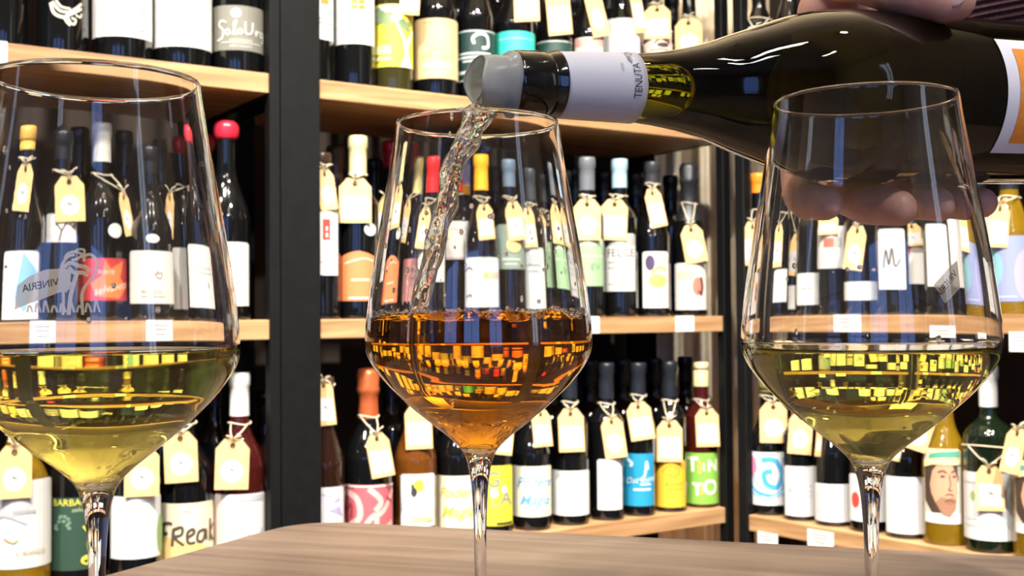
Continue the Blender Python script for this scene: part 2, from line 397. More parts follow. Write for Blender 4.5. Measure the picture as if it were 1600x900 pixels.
# ------------------------------------------------------------------ bottle shapes
def bottle_profile(kind, R, H, nr=0.0145):
    if kind == 'bordeaux':
        p = [(R * 0.9, 0), (R, 0.006), (R, 0.30 * H), (R, 0.60 * H), (R * 0.96, 0.635 * H), (R * 0.78, 0.675 * H), (nr * 1.25, 0.715 * H), (nr * 1.02, 0.75 * H), (nr, 0.82 * H), (nr * 0.96, H - 0.02)]
    elif kind == 'flute':
        p = [(R * 0.9, 0), (R, 0.006), (R, 0.25 * H), (R, 0.44 * H), (R * 0.93, 0.54 * H), (R * 0.70, 0.66 * H), (nr * 1.2, 0.79 * H), (nr, 0.86 * H), (nr * 0.97, H - 0.02)]
    else:
        p = [(R * 0.9, 0), (R, 0.006), (R, 0.25 * H), (R, 0.48 * H), (R * 0.97, 0.53 * H), (R * 0.80, 0.60 * H), (nr * 1.45, 0.68 * H), (nr * 1.12, 0.74 * H), (nr, 0.82 * H), (nr * 0.97, H - 0.02)]
    q = [(0, 0.006), (R * 0.8, 0)] + catmull(p, 4) + [(nr * 1.13, H - 0.018), (nr * 1.13, H - 0.006), (nr * 0.95, H), (0, H)]
    return q
def prof_r(q, z):
    best = 0
    for (r1, z1), (r2, z2) in zip(q[2:], q[3:]):
        if z2 > z1 and z1 <= z <= z2: return r1 + (r2 - r1) * (z - z1) / (z2 - z1)
    return q[-3][0]

# tag prototypes
def tag_meshes(kind):
    W, H = 0.05, 0.075
    pts = [(-W / 2, 0), (W / 2, 0), (W / 2, H * 0.80), (W / 2 * 0.50, H), (-W / 2 * 0.50, H), (-W / 2, H * 0.80)]
    # ring-shaped fill round the hole
    hole = Vector((0, H * 0.87)); hr = 0.0022
    bm = bmesh.new(); N = 24
    outer = []
    for i in range(N):
        a = 2 * PI * i / N; d = Vector((math.cos(a), math.sin(a))); best = 9
        for j in range(6):
            a_, b_ = Vector(pts[j]), Vector(pts[(j + 1) % 6]); e = b_ - a_; den = d.x * e.y - d.y * e.x
            if abs(den) < 1e-9: continue
            w_ = a_ - hole; t = (w_.x * e.y - w_.y * e.x) / den; s = (w_.x * d.y - w_.y * d.x) / den
            if t > 0 and -1e-6 <= s <= 1 + 1e-6: best = min(best, t)
        outer.append((hole + d * best, hole + d * hr, a))
    for cx, cy_ in pts:   # exact corners
        a = math.atan2(cy_ - hole.y, cx - hole.x) % (2 * PI); outer.append((Vector((cx, cy_)), hole + Vector((math.cos(a), math.sin(a))) * hr, a))
    outer.sort(key=lambda q: q[2] % (2 * PI))
    L = []
    for yy in (-0.0004, 0.0004): L.append([(bm.verts.new((o_.x, yy, o_.y)), bm.verts.new((i_.x, yy, i_.y))) for o_, i_, _ in outer])
    n = len(outer)
    for i in range(n):
        j = (i + 1) % n
        bm.faces.new((L[0][i][0], L[0][j][0], L[0][j][1], L[0][i][1])); bm.faces.new((L[1][j][0], L[1][i][0], L[1][i][1], L[1][j][1]))
        bm.faces.new((L[0][j][0], L[0][i][0], L[1][i][0], L[1][j][0])); bm.faces.new((L[0][i][1], L[0][j][1], L[1][j][1], L[1][i][1]))
    bmesh.ops.remove_doubles(bm, verts=bm.verts[:], dist=1e-6); bmesh.ops.recalc_face_normals(bm, faces=bm.faces[:])
    card = bpy.data.meshes.new('card'); bm.to_mesh(card); bm.free(); card.materials.append(KRAFT)
    bm = bmesh.new(); tube(bm, [(0.0033 * math.cos(2 * PI * i / 16), -0.0006, H * 0.87 + 0.0033 * math.sin(2 * PI * i / 16)) for i in range(16)], 0.0011, 6, True)
    ey = bpy.data.meshes.new('eyelet'); bm.to_mesh(ey); bm.free(); ey.materials.append(EYELET)
    bm = bmesh.new()
    if kind == 'round': ring = [(0.0165 * math.cos(2 * PI * i / 32), 0.027 + 0.0165 * math.sin(2 * PI * i / 32)) for i in range(32)]
    else: ring = [(-0.0205, 0.008), (0.0205, 0.008), (0.0205, 0.044), (-0.0205, 0.044)]
    f0_ = [bm.verts.new((x, -0.0006, z)) for x, z in ring]; f1_ = [bm.verts.new((x, -0.0003, z)) for x, z in ring]
    bm.faces.new(f0_); bm.faces.new(f1_[::-1])
    for i in range(len(ring)): j = (i + 1) % len(ring); bm.faces.new((f0_[j], f0_[i], f1_[i], f1_[j]))
    bmesh.ops.recalc_face_normals(bm, faces=bm.faces[:])
    st = bpy.data.meshes.new('sticker'); bm.to_mesh(st); bm.free(); st.materials.append(PAPER)
    bm = bmesh.new()       # small grey leaf emblem with two lines of print
    for (x0, z0, x1, z1, wd) in ((-0.008, 0.031, 0.008, 0.026, 0.004), (-0.006, 0.034, 0.004, 0.029, 0.002), (-0.009, 0.021, 0.009, 0.021, 0.0008), (-0.007, 0.018, 0.007, 0.018, 0.0007)):
        bm.faces.new([bm.verts.new(q) for q in ((x0, -0.0007, z0), ((x0 + x1) / 2, -0.0007, (z0 + z1) / 2 - wd / 2), (x1, -0.0007, z1), ((x0 + x1) / 2, -0.0007, (z0 + z1) / 2 + wd / 2))])
    pr = bpy.data.meshes.new('print'); bm.to_mesh(pr); bm.free(); pr.materials.append(flat('#8C8F94'))
    return card, ey, st, pr
TAGS = {'round': tag_meshes('round'), 'square': tag_meshes('square')}
def make_tag(T, bl, short):
    """T = (x centre, y top, y bottom, width px, roll degrees, sticker kind[, yaw]) in photo pixels, hung on bottle bl"""
    xc, yt, yb, wpx, roll, kind = T[:6]; yaw = math.radians(T[6]) if len(T) > 6 else 0
    P = bl['pos']; dist = math.hypot(P.x, P.y); m = P.y / F
    zt = on_depth(xc, yt, P.y - 0.04).z; zb = on_depth(xc, yb, P.y - 0.04).z
    rz = bl['prof']; zbase = bl['base']
    rad = max(prof_r(rz, max(zb - zbase, 0.01)), prof_r(rz, max((zb + zt) / 2 - zbase, 0.01))) if zb - zbase < bl['H'] else 0.016
    lat = (xc - bl['xc']) * m
    latc = max(-rad * 0.95, min(rad * 0.95, lat))
    fr = math.sqrt(max(rad * rad - latc * latc * 0.6, 0)) + 0.004
    toc = Vector((-P.x, -P.y, 0)).normalized(); side = Vector((-toc.y, toc.x, 0))
    if side.x < 0: side = -side
    Hh = (zt - zb); Ww = wpx * m * 0.98
    ra = math.radians(roll); hc = (zt + zb) / 2
    # size so that the rotated card spans the measured box
    Hc = Hh / max(0.7, math.cos(ra)); Hc = Hh - abs(math.sin(ra)) * Ww * 0.35 if abs(roll) > 4 else Hh
    Wc = Ww if abs(roll) < 4 else Ww * 0.86
    cpos = P + toc * fr + side * lat; th = math.atan2(-toc.x, -toc.y)
    th = math.atan2(-cpos.x, cpos.y) + yaw
    root = empty('price_tag', (0, 0, 0))
    root.rotation_euler = (0, ra, th)
    up_l = Matrix.Rotation(th, 3, 'Z') @ Matrix.Rotation(ra, 3, 'Y')
    root.scale = (Wc / 0.05, 1, Hc / 0.075)
    c = Vector((cpos.x, cpos.y, hc)); root.location = c - up_l @ Vector((0, 0, Hc / 2))
    card, ey, st, pr = TAGS[kind]
    add('card', card, parent=root); add('eyelet', ey, parent=root); s = add('sticker', st, parent=root); add('print', pr, parent=s)
    tag(root, 'kraft paper tag with %s white sticker on the %s' % (('half hidden ' + kind) if wpx < 23 and short.startswith('pale blue-white') else kind, short), 'tag', 'kraft paper tags tied to the bottles')
    # twine: loop round the neck and two strands to the eyelet, in world coordinates then brought into tag space
    inv = (Matrix.Translation(root.location) @ root.rotation_euler.to_matrix().to_4x4() @ Matrix.Diagonal((*root.scale, 1))).inverted()
    hole = root.location + up_l @ Vector((0, -0.001, Hc * 0.87))
    zr = max(zt + 0.010, zbase + bl['H'] * 0.74); zr = min(zr, zbase + bl['H'] - 0.012)
    if zr - zt > 0.05: zr = zt + 0.03
    rn = prof_r(rz, zr - zbase) + 0.0022
    bm = bmesh.new()
    ringp = [Vector((P.x + rn * math.cos(2 * PI * i / 20), P.y + rn * math.sin(2 * PI * i / 20), zr + 0.002 * math.sin(4 * PI * i / 20))) for i in range(20)]
    tube(bm, ringp, 0.0011, 5, True)
    for sgn in (-1, 1):
        a = P + toc * (rn * 0.75) + side * (sgn * rn * 0.75); a.z = zr
        knot = hole + Vector((0, 0, 0.010)) - toc * 0
        end = knot + side * (sgn * random.uniform(0.008, 0.014)) + Vector((0, 0, random.uniform(0.004, 0.012))) + toc * 0.003
        tube(bm, [hole + side * sgn * 0.0006 - toc * 0.003, knot * 0.6 + hole * 0.4 + side * (sgn * 0.0015) + toc * 0.001, knot + side * (sgn * 0.001) + toc * 0.003,
                  (knot + a) / 2 + toc * 0.004 + side * (sgn * 0.002), a], 0.0011, 5)
        tube(bm, [knot + toc * 0.003, (knot + end) / 2 + Vector((0, 0, 0.002)) + toc * 0.003, end], 0.0010, 5)
    bm.transform(inv); add('string', bm, STRING, root, True)
    return root

PLACED = {'T': [], 'M': [], 'B': []}
# cap: (colour, pixels or metres) ; shelves of bottles
CAPS = {}
def make_bottle(bay, shelf, xc, wpx, ytop, kind, glass, cap, lab, arts, label, short, tags=(), extras=(), setback=None, group=None, capstyle='foil', lshape=None, yaw=0, deco=None):
    pl = PL if bay == 'L' else PR
    R = 0.038
    for _ in range(2):
        P = pl.at(xc, (R + 0.012) if setback is None else setback); R = max(0.030, min(0.047, wpx / 2 * P.y / F))
    sb = (R + 0.012) if setback is None else setback; R = max(0.029, R - 0.0012)
    for _ in range(60):                       # slide back until it touches no neighbour
        P = pl.at(xc, sb); R_ = max(0.029, min(0.047, wpx / 2 * P.y / F) - 0.0012)
        if all((P - q).xy.length > R_ + rr + 0.0008 for q, rr in PLACED[shelf]): break
        sb += 0.004
    else: return None
    if sb + R_ > 0.30: return None
    R = R_; PLACED[shelf].append((P.copy(), R))
    zb = SHELF[shelf]; P.z = 0
    H = (on_depth(xc, ytop, P.y).z - zb) if ytop is not None else 0.31
    H = max(0.24, min(0.36, H))
    root = empty('wine_bottle', (P.x, P.y, zb), math.atan2(-P.x, P.y)); tag(root, label, 'bottle', group or {'T': 'wine bottles on the upper shelves', 'M': 'wine bottles on the middle shelves', 'B': 'wine bottles on the lower shelves'}[shelf])
    q = bottle_profile(kind, R, H)
    add('body', lathe(q, 32), GLASSES[glass], root, True)
    if cap:
        col, yb = cap
        cz = H - (on_depth(xc, yb, P.y).z - zb) if yb else 0.055
        cz = max(0.02, min(0.13, cz)); m = mat('capsule ' + col, col, 0.32, 0.15, coat=0.2)
        if capstyle == 'wax':
            pr = [(prof_r(q, H - cz) + 0.001, H - cz), (0.0185, H - cz + 0.004), (0.0205, H - cz * 0.5), (0.0195, H - 0.004), (0.013, H + 0.003), (0, H + 0.004)]
            add('wax_seal', lathe(catmull(pr, 4), 28), mat('wax ' + col, col, 0.25, coat=0.4), root, True)
        elif capstyle == 'champagne':
            z0 = H - cz; pr = [(prof_r(q, z0) + 0.001, z0), (0.0165, z0 + cz * 0.3), (0.0165, H - 0.045), (0.0195, H - 0.04), (0.0205, H - 0.034), (0.0185, H - 0.028), (0.0195, H - 0.008), (0.016, H + 0.001), (0, H + 0.003)]
            b = lathe(pr, 32)
            for v in b.verts:
                k = 1 + 0.035 * math.sin(v.co.z * 900 + 5 * math.atan2(v.co.y, v.co.x)) ; v.co.x *= k; v.co.y *= k
            add('foil', b, mat('foil ' + col, col, 0.38, 0.5), root, True)
        elif capstyle == 'cork':
            add('cork', lathe([(0.0165, H - cz), (0.0165, H - 0.016), (0.0155, H - 0.014), (0.0168, H - 0.012), (0.0165, H), (0, H + 0.001)], 24), m, root, True)
        else:
            r1 = prof_r(q, H - cz) + 0.0009
            pr = [(r1, H - cz), (max(0.0155, r1 * 0.98), H - cz * 0.6), (0.0154, H - 0.022), (0.0172, H - 0.019), (0.0172, H - 0.004), (0.0160, H + 0.0008), (0, H + 0.0012)]
            add('capsule', lathe(pr, 28), m, root, True)
    zf = P.y - R
    def zpix(y): return on_depth(xc, y, zf).z - zb
    Rl = R + 0.0005
    def lab_at(l, col, ar, name='label', shp=None):
        x0, x1, y0, y1 = l; half = min(0.99, (x1 - x0) / 2 * zf / F / Rl); off = ((x0 + x1) / 2 - xc) * zf / F / Rl
        off = max(-0.9, min(0.9, off)); ha = math.asin(half)
        return label_part(root, Rl, math.asin(off) * (1 - half * 0.3), ha, max(0.004, zpix(y1)), zpix(y0), col, ar, name, shape=shp)
    if lab: lab_at(lab[:4], lab[4], arts, shp=lshape)
    if deco:                # artwork printed straight on the glass
        x0, x1, y0, y1, ar = deco; z0_, z1_ = zpix(y1), zpix(y0); ha = math.asin(min(0.95, (x1 - x0) / 2 * zf / F / R)); a0_ = math.asin(((x0 + x1) / 2 - xc) * zf / F / R)
        for c_, it in ar: add('print', wrap(art_bm(it, 2 * ha * Rl, z1_ - z0_), Rl + 0.0003, a0_, z0_), flat(c_), root)
    for e in extras: # extra small stickers  (x0,x1,y0,y1,colour,arts)
        z = (zpix(e[2]) + zpix(e[3])) / 2; rr = prof_r(q, z) + 0.0008
        x0, x1, y0, y1 = e[:4]; hw = (x1 - x0) / 2 * zf / F; off = max(-0.8, min(0.8, ((x0 + x1) / 2 - xc) * zf / F / rr)); hh = zpix(y0) - zpix(y1)
        b = bmesh.new()
        b.faces.new([b.verts.new((hw * math.cos(2 * PI * j / 20), hh / 2 + hh / 2 * math.sin(2 * PI * j / 20), 0)) for j in range(20)])
        add('seal_sticker', wrap(b, rr + 0.0015, math.asin(off), zpix(y1)), flat(e[4]), root)
    bl = dict(pos=P, base=zb, H=H, prof=q, xc=xc, R=R)
    for T in tags: make_tag(T, bl, short)
    return root

G = '#6C6C6A'; D = '#2A2A2A'; WH = '#F4F4F0'
def lines(col, *vs):   # small lines of print
    return (col, [('r', -u, v, u, v + h) for (u, v, h) in vs])
BT = []
def B(*a, **k): BT.append((a, k))       # queued: front row first, then what stands behind it
FIRST = (354, 754, 560, 662, 1486, 919, 1580)

# upper shelf, left unit
B('L', 'T', 8, 58, None, 'bordeaux', 'dark', None, None, [], 'plain black wine bottle leftmost on the upper shelf', 'plain black bottle upper left')
B('L', 'T', 97, 78, None, 'burgundy', 'dark', None, None, [], 'dark bottle with white winged ornament above the left glass', 'winged ornament bottle',
  deco=(78, 128, 0, 40, [('#D9D4C0', [('s', [(-0.9, 0.9), (-0.7, 0.5), (-0.2, 0.35), (0.2, 0.5), (0.9, 0.8)], 0.12), ('s', [(-0.8, 0.95), (-0.4, 0.6), (0.1, 0.55)], 0.10), ('s', [(-0.6, 1.0), (-0.3, 0.75), (0.2, 0.7)], 0.08),
    ('s', [(0.0, 0.5), (0.5, 0.75), (0.9, 1.0)], 0.10), ('s', [(0.0, 0.45), (0.15, 0.2), (0.4, 0.12), (0.5, 0.3), (0.25, 0.35)], 0.09), ('s', [(-0.2, 0.4), (0.0, 0.15), (0.2, 0.05)], 0.07), ('s', [(0.5, 0.5), (0.8, 0.45), (0.9, 0.6)], 0.08)])]))
B('L', 'T', 191, 92, None, 'burgundy', 'dark', None, (146, 236, -40, 56, WH), [(G, [('t', 'ARGANUM ROSSI', 0, 0.47, 0.10)]), lines('#9A9A98', (0.35, 0.25, 0.02), (0.6, 0.12, 0.02))], 'dark bottle with white label, left one of the twin white labels up high', 'twin white label bottle')
B('L', 'T', 285, 92, None, 'burgundy', 'dark', None, (239, 330, -26, 72, WH), [(G, [('t', 'ARGANUM ROSSI', 0, 0.46, 0.10), ('e', 0, 0.86, 0.06, 0.03)]), lines('#9A9A98', (0.2, 0.25, 0.02))], 'dark bottle with white label beside the grey script label', 'second twin white label bottle')
def heart(u, v, s): return ('s', [(u, v - s), (u - s * 1.1, v), (u - s * 0.8, v + s * 0.8), (u, v + s * 0.35), (u + s * 0.8, v + s * 0.8), (u + s * 1.1, v), (u, v - s)], 0.022)
B('L', 'T', 372, 84, None, 'burgundy', 'dark', None, (331, 413, 8, 78, '#7C7A70'),
  [('#F2F0E8', [('e', -0.05, 0.83, 0.14, 0.10)]), ('#8A887E', [heart(-0.05, 0.82, 0.05)]),
   ('#F4F2EA', [('s', [(-0.32, 0.62), (-0.48, 0.66), (-0.55, 0.56), (-0.42, 0.45), (-0.45, 0.28), (-0.62, 0.22)], 0.026), ('s', [(-0.3, 0.34), (-0.36, 0.42), (-0.26, 0.46), (-0.22, 0.38), (-0.3, 0.34)], 0.022),
                ('s', [(-0.14, 0.34), (-0.08, 0.5), (-0.03, 0.66), (-0.1, 0.6), (-0.08, 0.38), (-0.02, 0.35)], 0.022), ('s', [(0.06, 0.36), (0.0, 0.43), (0.09, 0.47), (0.13, 0.4), (0.06, 0.36)], 0.022),
                ('s', [(0.22, 0.64), (0.22, 0.42), (0.32, 0.37), (0.42, 0.44), (0.44, 0.64)], 0.026), ('s', [(0.54, 0.48), (0.56, 0.36), (0.6, 0.46), (0.68, 0.46)], 0.022),
                ('s', [(0.84, 0.45), (0.74, 0.46), (0.74, 0.36), (0.84, 0.38), (0.86, 0.46), (0.86, 0.3), (0.8, 0.22)], 0.022)]),
   ('#E4E2DA', [('r', -0.5, 0.16, 0.72, 0.175), ('t', 'LANGHE ROSSO', 0.1, 0.22, 0.07), ('t', 'IMBOTTIGLIATO', 0.1, 0.09, 0.07)])],
  'dark bottle with grey label, white heart and handwritten script', 'grey script label bottle')
# upper shelf, middle unit
B('L', 'T', 490, 66, None, 'bordeaux', 'dark', None, (456, 522, -30, 60, WH), [('#F0903C', [('r', 0.3, 0.62, 0.62, 0.72)]), lines('#9A9A98', (0.8, 0.35, 0.02), (0.8, 0.28, 0.02))], 'dark bottle with white label half hidden behind the left black post, upper shelf', 'post-side white bottle')
B('L', 'T', 556, 66, None, 'bordeaux', 'dark', None, (526, 587, -30, 68, WH),
  [('#F08A30', [('r', -0.15, 0.55, 0.12, 0.625), ('r', -0.15, 0.64, 0.12, 0.715), ('r', 0.15, 0.55, 0.42, 0.625), ('r', 0.15, 0.64, 0.42, 0.715)]), (G, [('t', 'VARACOSE', 0, 0.42, 0.07)]), lines('#A8A8A4', (0.5, 0.33, 0.015), (0.4, 0.27, 0.015))],
  'dark bottle with white label and small orange window emblem', 'orange window emblem bottle')
B('L', 'T', 617, 62, None, 'bordeaux', 'olive', None, (587, 648, 6, 104, '#E8D848'),
  [('#D8DCD0', [('r', -0.98, 0.72, 0.3, 0.98)]),
   ('#7E9468', [('e', -0.45 + 0.3 * math.cos(i * 2.1) * (i % 5) / 4, 0.82 + 0.13 * math.sin(i * 1.7) * (i % 4) / 3, 0.14, 0.045) for i in range(22)] + [('e', 0.35 + 0.3 * math.cos(i * 2.1) * (i % 5) / 4, 0.70 + 0.09 * math.sin(i * 1.7) * (i % 4) / 3, 0.12, 0.04) for i in range(18)]),
   ('#E9E9DC', [('p', [(0.25, 0), (0.85, 0), (0.62, 0.18), (0.58, 0.32), (0.95, 0.62), (0.80, 0.60), (0.50, 0.42), (0.2, 0.66), (0.05, 0.72), (0.34, 0.44), (0.42, 0.2)])]), ('#F4EFA0', [('r', -0.9, 0.10, -0.1, 0.16), ('r', -0.9, 0.20, -0.1, 0.34)])],
  'olive glass bottle with bright yellow label and pale tree drawing', 'yellow tree label bottle', tags=[(640, -48, 20, 38, 3, 'square')])
B('L', 'T', 684, 72, None, 'burgundy', 'dark', None, (650, 718, 28, 122, '#E3C48E'),
  [('#C8A468', [('s', [(-0.4, 0.15), (0, 0.6), (0.4, 0.15)], 0.012), ('s', [(-0.6, 0.3), (0.1, 0.5), (0.5, 0.3)], 0.012), ('r', -0.55, 0.36, 0.55, 0.375), ('r', -0.5, 0.92, 0.5, 0.935), ('s', [(-0.2, 0.4), (0, 0.8), (0.2, 0.4)], 0.01)]), ('#F6EDD6', [('r', -0.5, 0.18, 0.5, 0.25)])],
  'dark bottle with tan parchment label on the upper shelf', 'tan parchment label bottle')
B('L', 'T', 747, 60, None, 'burgundy', 'dark', None, (719, 778, 46, 126, '#1C3B38'),
  [('#DDE4E0', [('r', -1, 0.965, 1, 0.985), ('r', -1, 0.0, 1, 0.02), ('r', -0.8, 0.52, 0.6, 0.555), ('r', -0.9, 0.44, 0.8, 0.48), ('r', -0.6, 0.37, 0.5, 0.4), ('r', -0.15, 0.28, 0.15, 0.31), ('r', -0.8, 0.14, 0.3, 0.2), ('s', [(-0.1, 0.72), (-0.15, 0.84), (0.1, 0.92), (0.4, 0.88), (0.45, 0.68), (0.2, 0.64)], 0.06)])],
  'dark bottle with deep green label and white snail mark', 'deep green label bottle')
B('L', 'T', 808, 64, None, 'burgundy', 'dark', None, (776, 841, 48, 128, '#38CDB6'), [('#7FE6D6', [('r', -0.7, 0.84, 0.7, 0.87)]), ('#1F9C8A', [('r', -0.5, 0.3, 0.5, 0.34)])],
  'dark bottle with turquoise label behind the tilted bottle mouth', 'turquoise label bottle', tags=[(826, -40, 33, 40, -2, 'square')])
B('L', 'T', 870, 58, None, 'burgundy', 'dark', None, (842, 898, 62, 134, '#25443E'), [('#DDE4E0', [('r', -1, 0.96, 1, 0.98), ('e', 0.2, 0.65, 0.3, 0.09), ('r', -0.8, 0.3, 0.6, 0.34)])],
  'dark bottle with dark green label above the white neck band', 'dark green label bottle', tags=[(877, -20, 55, 44, -5, 'square')])
B('L', 'T', 924, 54, None, 'burgundy', 'dark', None, (902, 946, 58, 130, '#F2EEE8'), [('#DDA79C', [('r', -1, 0.80, 1, 0.98), ('r', -1, 0.66, 0.9, 0.70), ('r', -1, 0.55, 0.9, 0.58), ('r', -1, 0.44, 0.9, 0.46)])],
  'dark bottle with pink and white banded label', 'pink banded label bottle', tags=[(936, -20, 58, 34, -14, 'round', 20)])
B('L', 'T', 976, 58, None, 'burgundy', 'dark', None, (948, 1006, 28, 130, '#D9D6D2'), [('#F6F4F0', [('r', -0.55, 0.1, 0.9, 0.8)]), ('#C8B8B8', [('r', -0.2, 0.5, 0.6, 0.52), ('r', -0.2, 0.44, 0.5, 0.46)])],
  'dark bottle with grey and white panelled label', 'grey panelled label bottle', tags=[(1000, -30, 50, 26, -12, 'square', 35)])
B('L', 'T', 1030, 54, None, 'burgundy', 'dark', None, (1005, 1053, 44, 130, '#E6CBBE'), [('#3A2F30', [('s', [(-0.1, 0.72), (0.3, 0.82), (0.8, 0.74)], 0.03), ('e', 0.4, 0.70, 0.35, 0.045), ('s', [(-0.3, 0.6), (0.2, 0.62), (0.8, 0.6)], 0.02)])],
  'dark bottle with pale pink label printed with an eye', 'eye label bottle', tags=[(1032, 8, 60, 42, 0, 'square')])
B('L', 'T', 1082, 52, None, 'burgundy', 'dark', None, (1060, 1106, 90, 150, '#EFEDE6'), [], 'dark bottle rightmost on the upper shelf of the middle unit', 'rightmost upper bottle', tags=[(1081, 28, 86, 42, 0, 'round')])
# upper shelf, right unit
B('R', 'T', 1192, 48, None, 'bordeaux', 'dark', ('#20242C', None), (1176, 1214, 40, 130, WH), [], 'dark bottle beside the right black post on the upper shelf', 'bottle by right post', tags=[(1188, 48, 108, 38, 0, 'round')])
B('R', 'T', 1240, 54, None, 'burgundy', 'dark', ('#20242C', None), (1220, 1264, 40, 130, WH), [], 'dark bottle behind the tilted bottle, second from right post', 'second upper right bottle')
B('R', 'T', 1300, 62, None, 'burgundy', 'dark', ('#20242C', None), (1272, 1330, 30, 130, WH), [], 'dark bottle above the tilted bottle shoulder left of the thumb', 'bottle left of the thumb', tags=[(1285, -48, 20, 44, 2, 'square'), (1330, -50, 16, 30, -4, 'round')])
B('R', 'T', 1380, 66, None, 'burgundy', 'dark', ('#20242C', None), (1350, 1410, 30, 130, WH), [], 'dark bottle hidden behind the pouring hand', 'hidden upper bottle')
B('R', 'T', 1570, 84, None, 'burgundy', 'dark', ('#20242C', None), (1535, 1610, 20, 130, WH), [], 'dark bottle hidden behind the knit sleeve', 'sleeve-side bottle')

# middle shelf, left unit
B('L', 'M', 18, 80, 195, 'burgundy', 'dark', ('#C9A24E', 232), (-22, 43, 390, 520, '#E8EEF2'), [('#7FB4E6', [('p', [(-0.2, 0.3), (0.3, 0.1), (0.9, 0.7), (0.2, 0.98)])])], 'dark bottle with gold capsule and pale label at left edge, middle shelf', 'gold capsule bottle at left edge', tags=[(14, 250, 328, 38, 6, 'round')])
B('L', 'M', 90, 68, 205, 'burgundy', 'dark', ('#1A1C20', 250), (63, 113, 333, 378, '#ECECEA'), [('#5A4A40', [('s', [(-0.1, 0.05), (0.05, 0.4), (0.35, 0.7)], 0.06), ('s', [(0.05, 0.4), (-0.3, 0.65)], 0.05)])], 'slender black bottle with small white label showing a bare tree', 'bare tree label bottle', tags=[(102, 273, 345, 50, -3, 'round')])
B('L', 'M', 160, 84, 194, 'burgundy', 'dark', ('#D9D8D0', 254), (128, 206, 403, 470, '#A82E30'),
  [('#F0703A', [('p', [(-0.3, 0.1), (0.5, 0.05), (0.85, 0.3), (0.55, 0.55), (0.7, 0.95), (0.2, 0.75), (0.0, 0.95), (-0.1, 0.6), (-0.5, 0.4)])]), ('#F8DDD0', [('t', 'selvanera', 0.25, 0.3, 0.26, 0.4, 12), ('t', 'FORTE', 0.05, 0.66, 0.14)])],
  'dark bottle with white capsule and red flame label', 'red flame label bottle', tags=[(200, 296, 368, 24, -14, 'round', 35)], extras=[(168, 195, 348, 371, '#EDEDE8')])
B('L', 'M', 248, 78, 230, 'burgundy', 'dark', ('#16181C', 270), (211, 288, 391, 474, '#E9E7E0'), [('#8F8C84', [('t', 'BRANZOLL', 0.0, 0.22, 0.10), ('s', [(0.05, 0.55), (0.3, 0.58), (0.25, 0.48), (0.1, 0.52), (0.15, 0.62)], 0.03), ('r', -0.4, 0.12, 0.4, 0.14)])],
  'dark bottle with large cream label and oval neck seal', 'oval seal bottle', extras=[(237, 262, 365, 379, '#E8EAEC')])
B('L', 'M', 318, 76, 214, 'burgundy', 'dark', ('#C4202C', 238), (287, 342, 385, 482, '#ECEAE4'), [('#8F8C84', [('s', [(0, 0.7), (0.4, 0.7), (0.3, 0.66)], 0.02), ('s', [(0.2, 0.25), (0.5, 0.3), (0.4, 0.22)], 0.03)])],
  'dark bottle with red cap half hidden behind the left glass edge', 'half hidden red cap bottle', tags=[(286, 298, 372, 24, 6, 'round', -35)], capstyle='wax', setback=0.1)
B('L', 'M', 354, 76, 193, 'burgundy', 'dark', ('#D8283C', 219), (322, 389, 378, 478, '#F0EEE8'), [('#A9A8A2', [('r', -0.4, 0.62, 0.7, 0.64), ('r', -0.2, 0.54, 0.7, 0.56), ('e', 0.4, 0.36, 0.1, 0.06)])],
  'dark bottle with round red wax seal beside the left black post', 'red wax seal bottle', capstyle='wax')
# middle shelf, middle unit
B('L', 'M', 503, 62, 240, 'bordeaux', 'dark', ('#3A2A20', 270), (476, 527, 330, 430, '#EFEFEA'), [('#D83A36', [('r', 0.1, 0.55, 0.5, 0.88)]), (WH, [('r', 0.26, 0.6, 0.36, 0.66), ('r', 0.26, 0.7, 0.36, 0.76)]), (G, [('r', -0.6, 0.2, 0.6, 0.21)])],
  'dark bottle with tall white label and red block beside the post', 'red block label bottle', tags=[(511, 262, 328, 32, -8, 'round', 10)])
B('L', 'M', 525, 52, 230, 'bordeaux', 'dark', ('#5A463A', 286), None, [], 'back row bottle with brown capsule behind the cream capsule one', 'brown capsule bottle', setback=0.16)
B('L', 'M', 560, 66, 214, 'bordeaux', 'dark', ('#E9DDA6', 276), (530, 590, 392, 470, '#EE8350'), [('#F8CDB4', [('r', -0.3, 0.4, 0.5, 0.44), ('s', [(-0.6, 0.75), (0.2, 0.85), (0.7, 0.8)], 0.03)]), ('#F6F0E8', [('r', -0.4, 0.04, 0.6, 0.07)])],
  'dark bottle with cream capsule and orange arched label', 'cream capsule orange label bottle', tags=[(556, 278, 348, 50, 0, 'square')], extras=[(568, 590, 348, 368, '#EDEDE8')], lshape='arch')
B('L', 'M', 626, 60, 243, 'bordeaux', 'dark', ('#E3D68E', 300), (604, 652, 402, 470, '#C87F7E'), [('#E2B0AC', [('r', -0.5, 0.4, 0.4, 0.5)])], 'dark bottle with yellow capsule and dusty pink label seen through middle glass', 'dusty pink label bottle', tags=[(600, 305, 375, 28, 10, 'square', -30)])
B('L', 'M', 612, 48, 222, 'bordeaux', 'dark', ('#C82028', 262), None, [], 'back row bottle with red capsule left of the yellow capsule', 'back red capsule bottle', setback=0.16)
B('L', 'M', 662, 60, 245, 'bordeaux', 'dark', ('#D8262A', 300), (636, 688, 372, 440, '#D8D8D2'), [(G, [('r', -0.6, 0.5, 0.5, 0.53), ('r', -0.6, 0.4, 0.3, 0.42)])], 'dark bottle with bright red capsule and grey label through the middle glass', 'bright red capsule bottle', tags=[(646, 320, 388, 28, 10, 'round')])
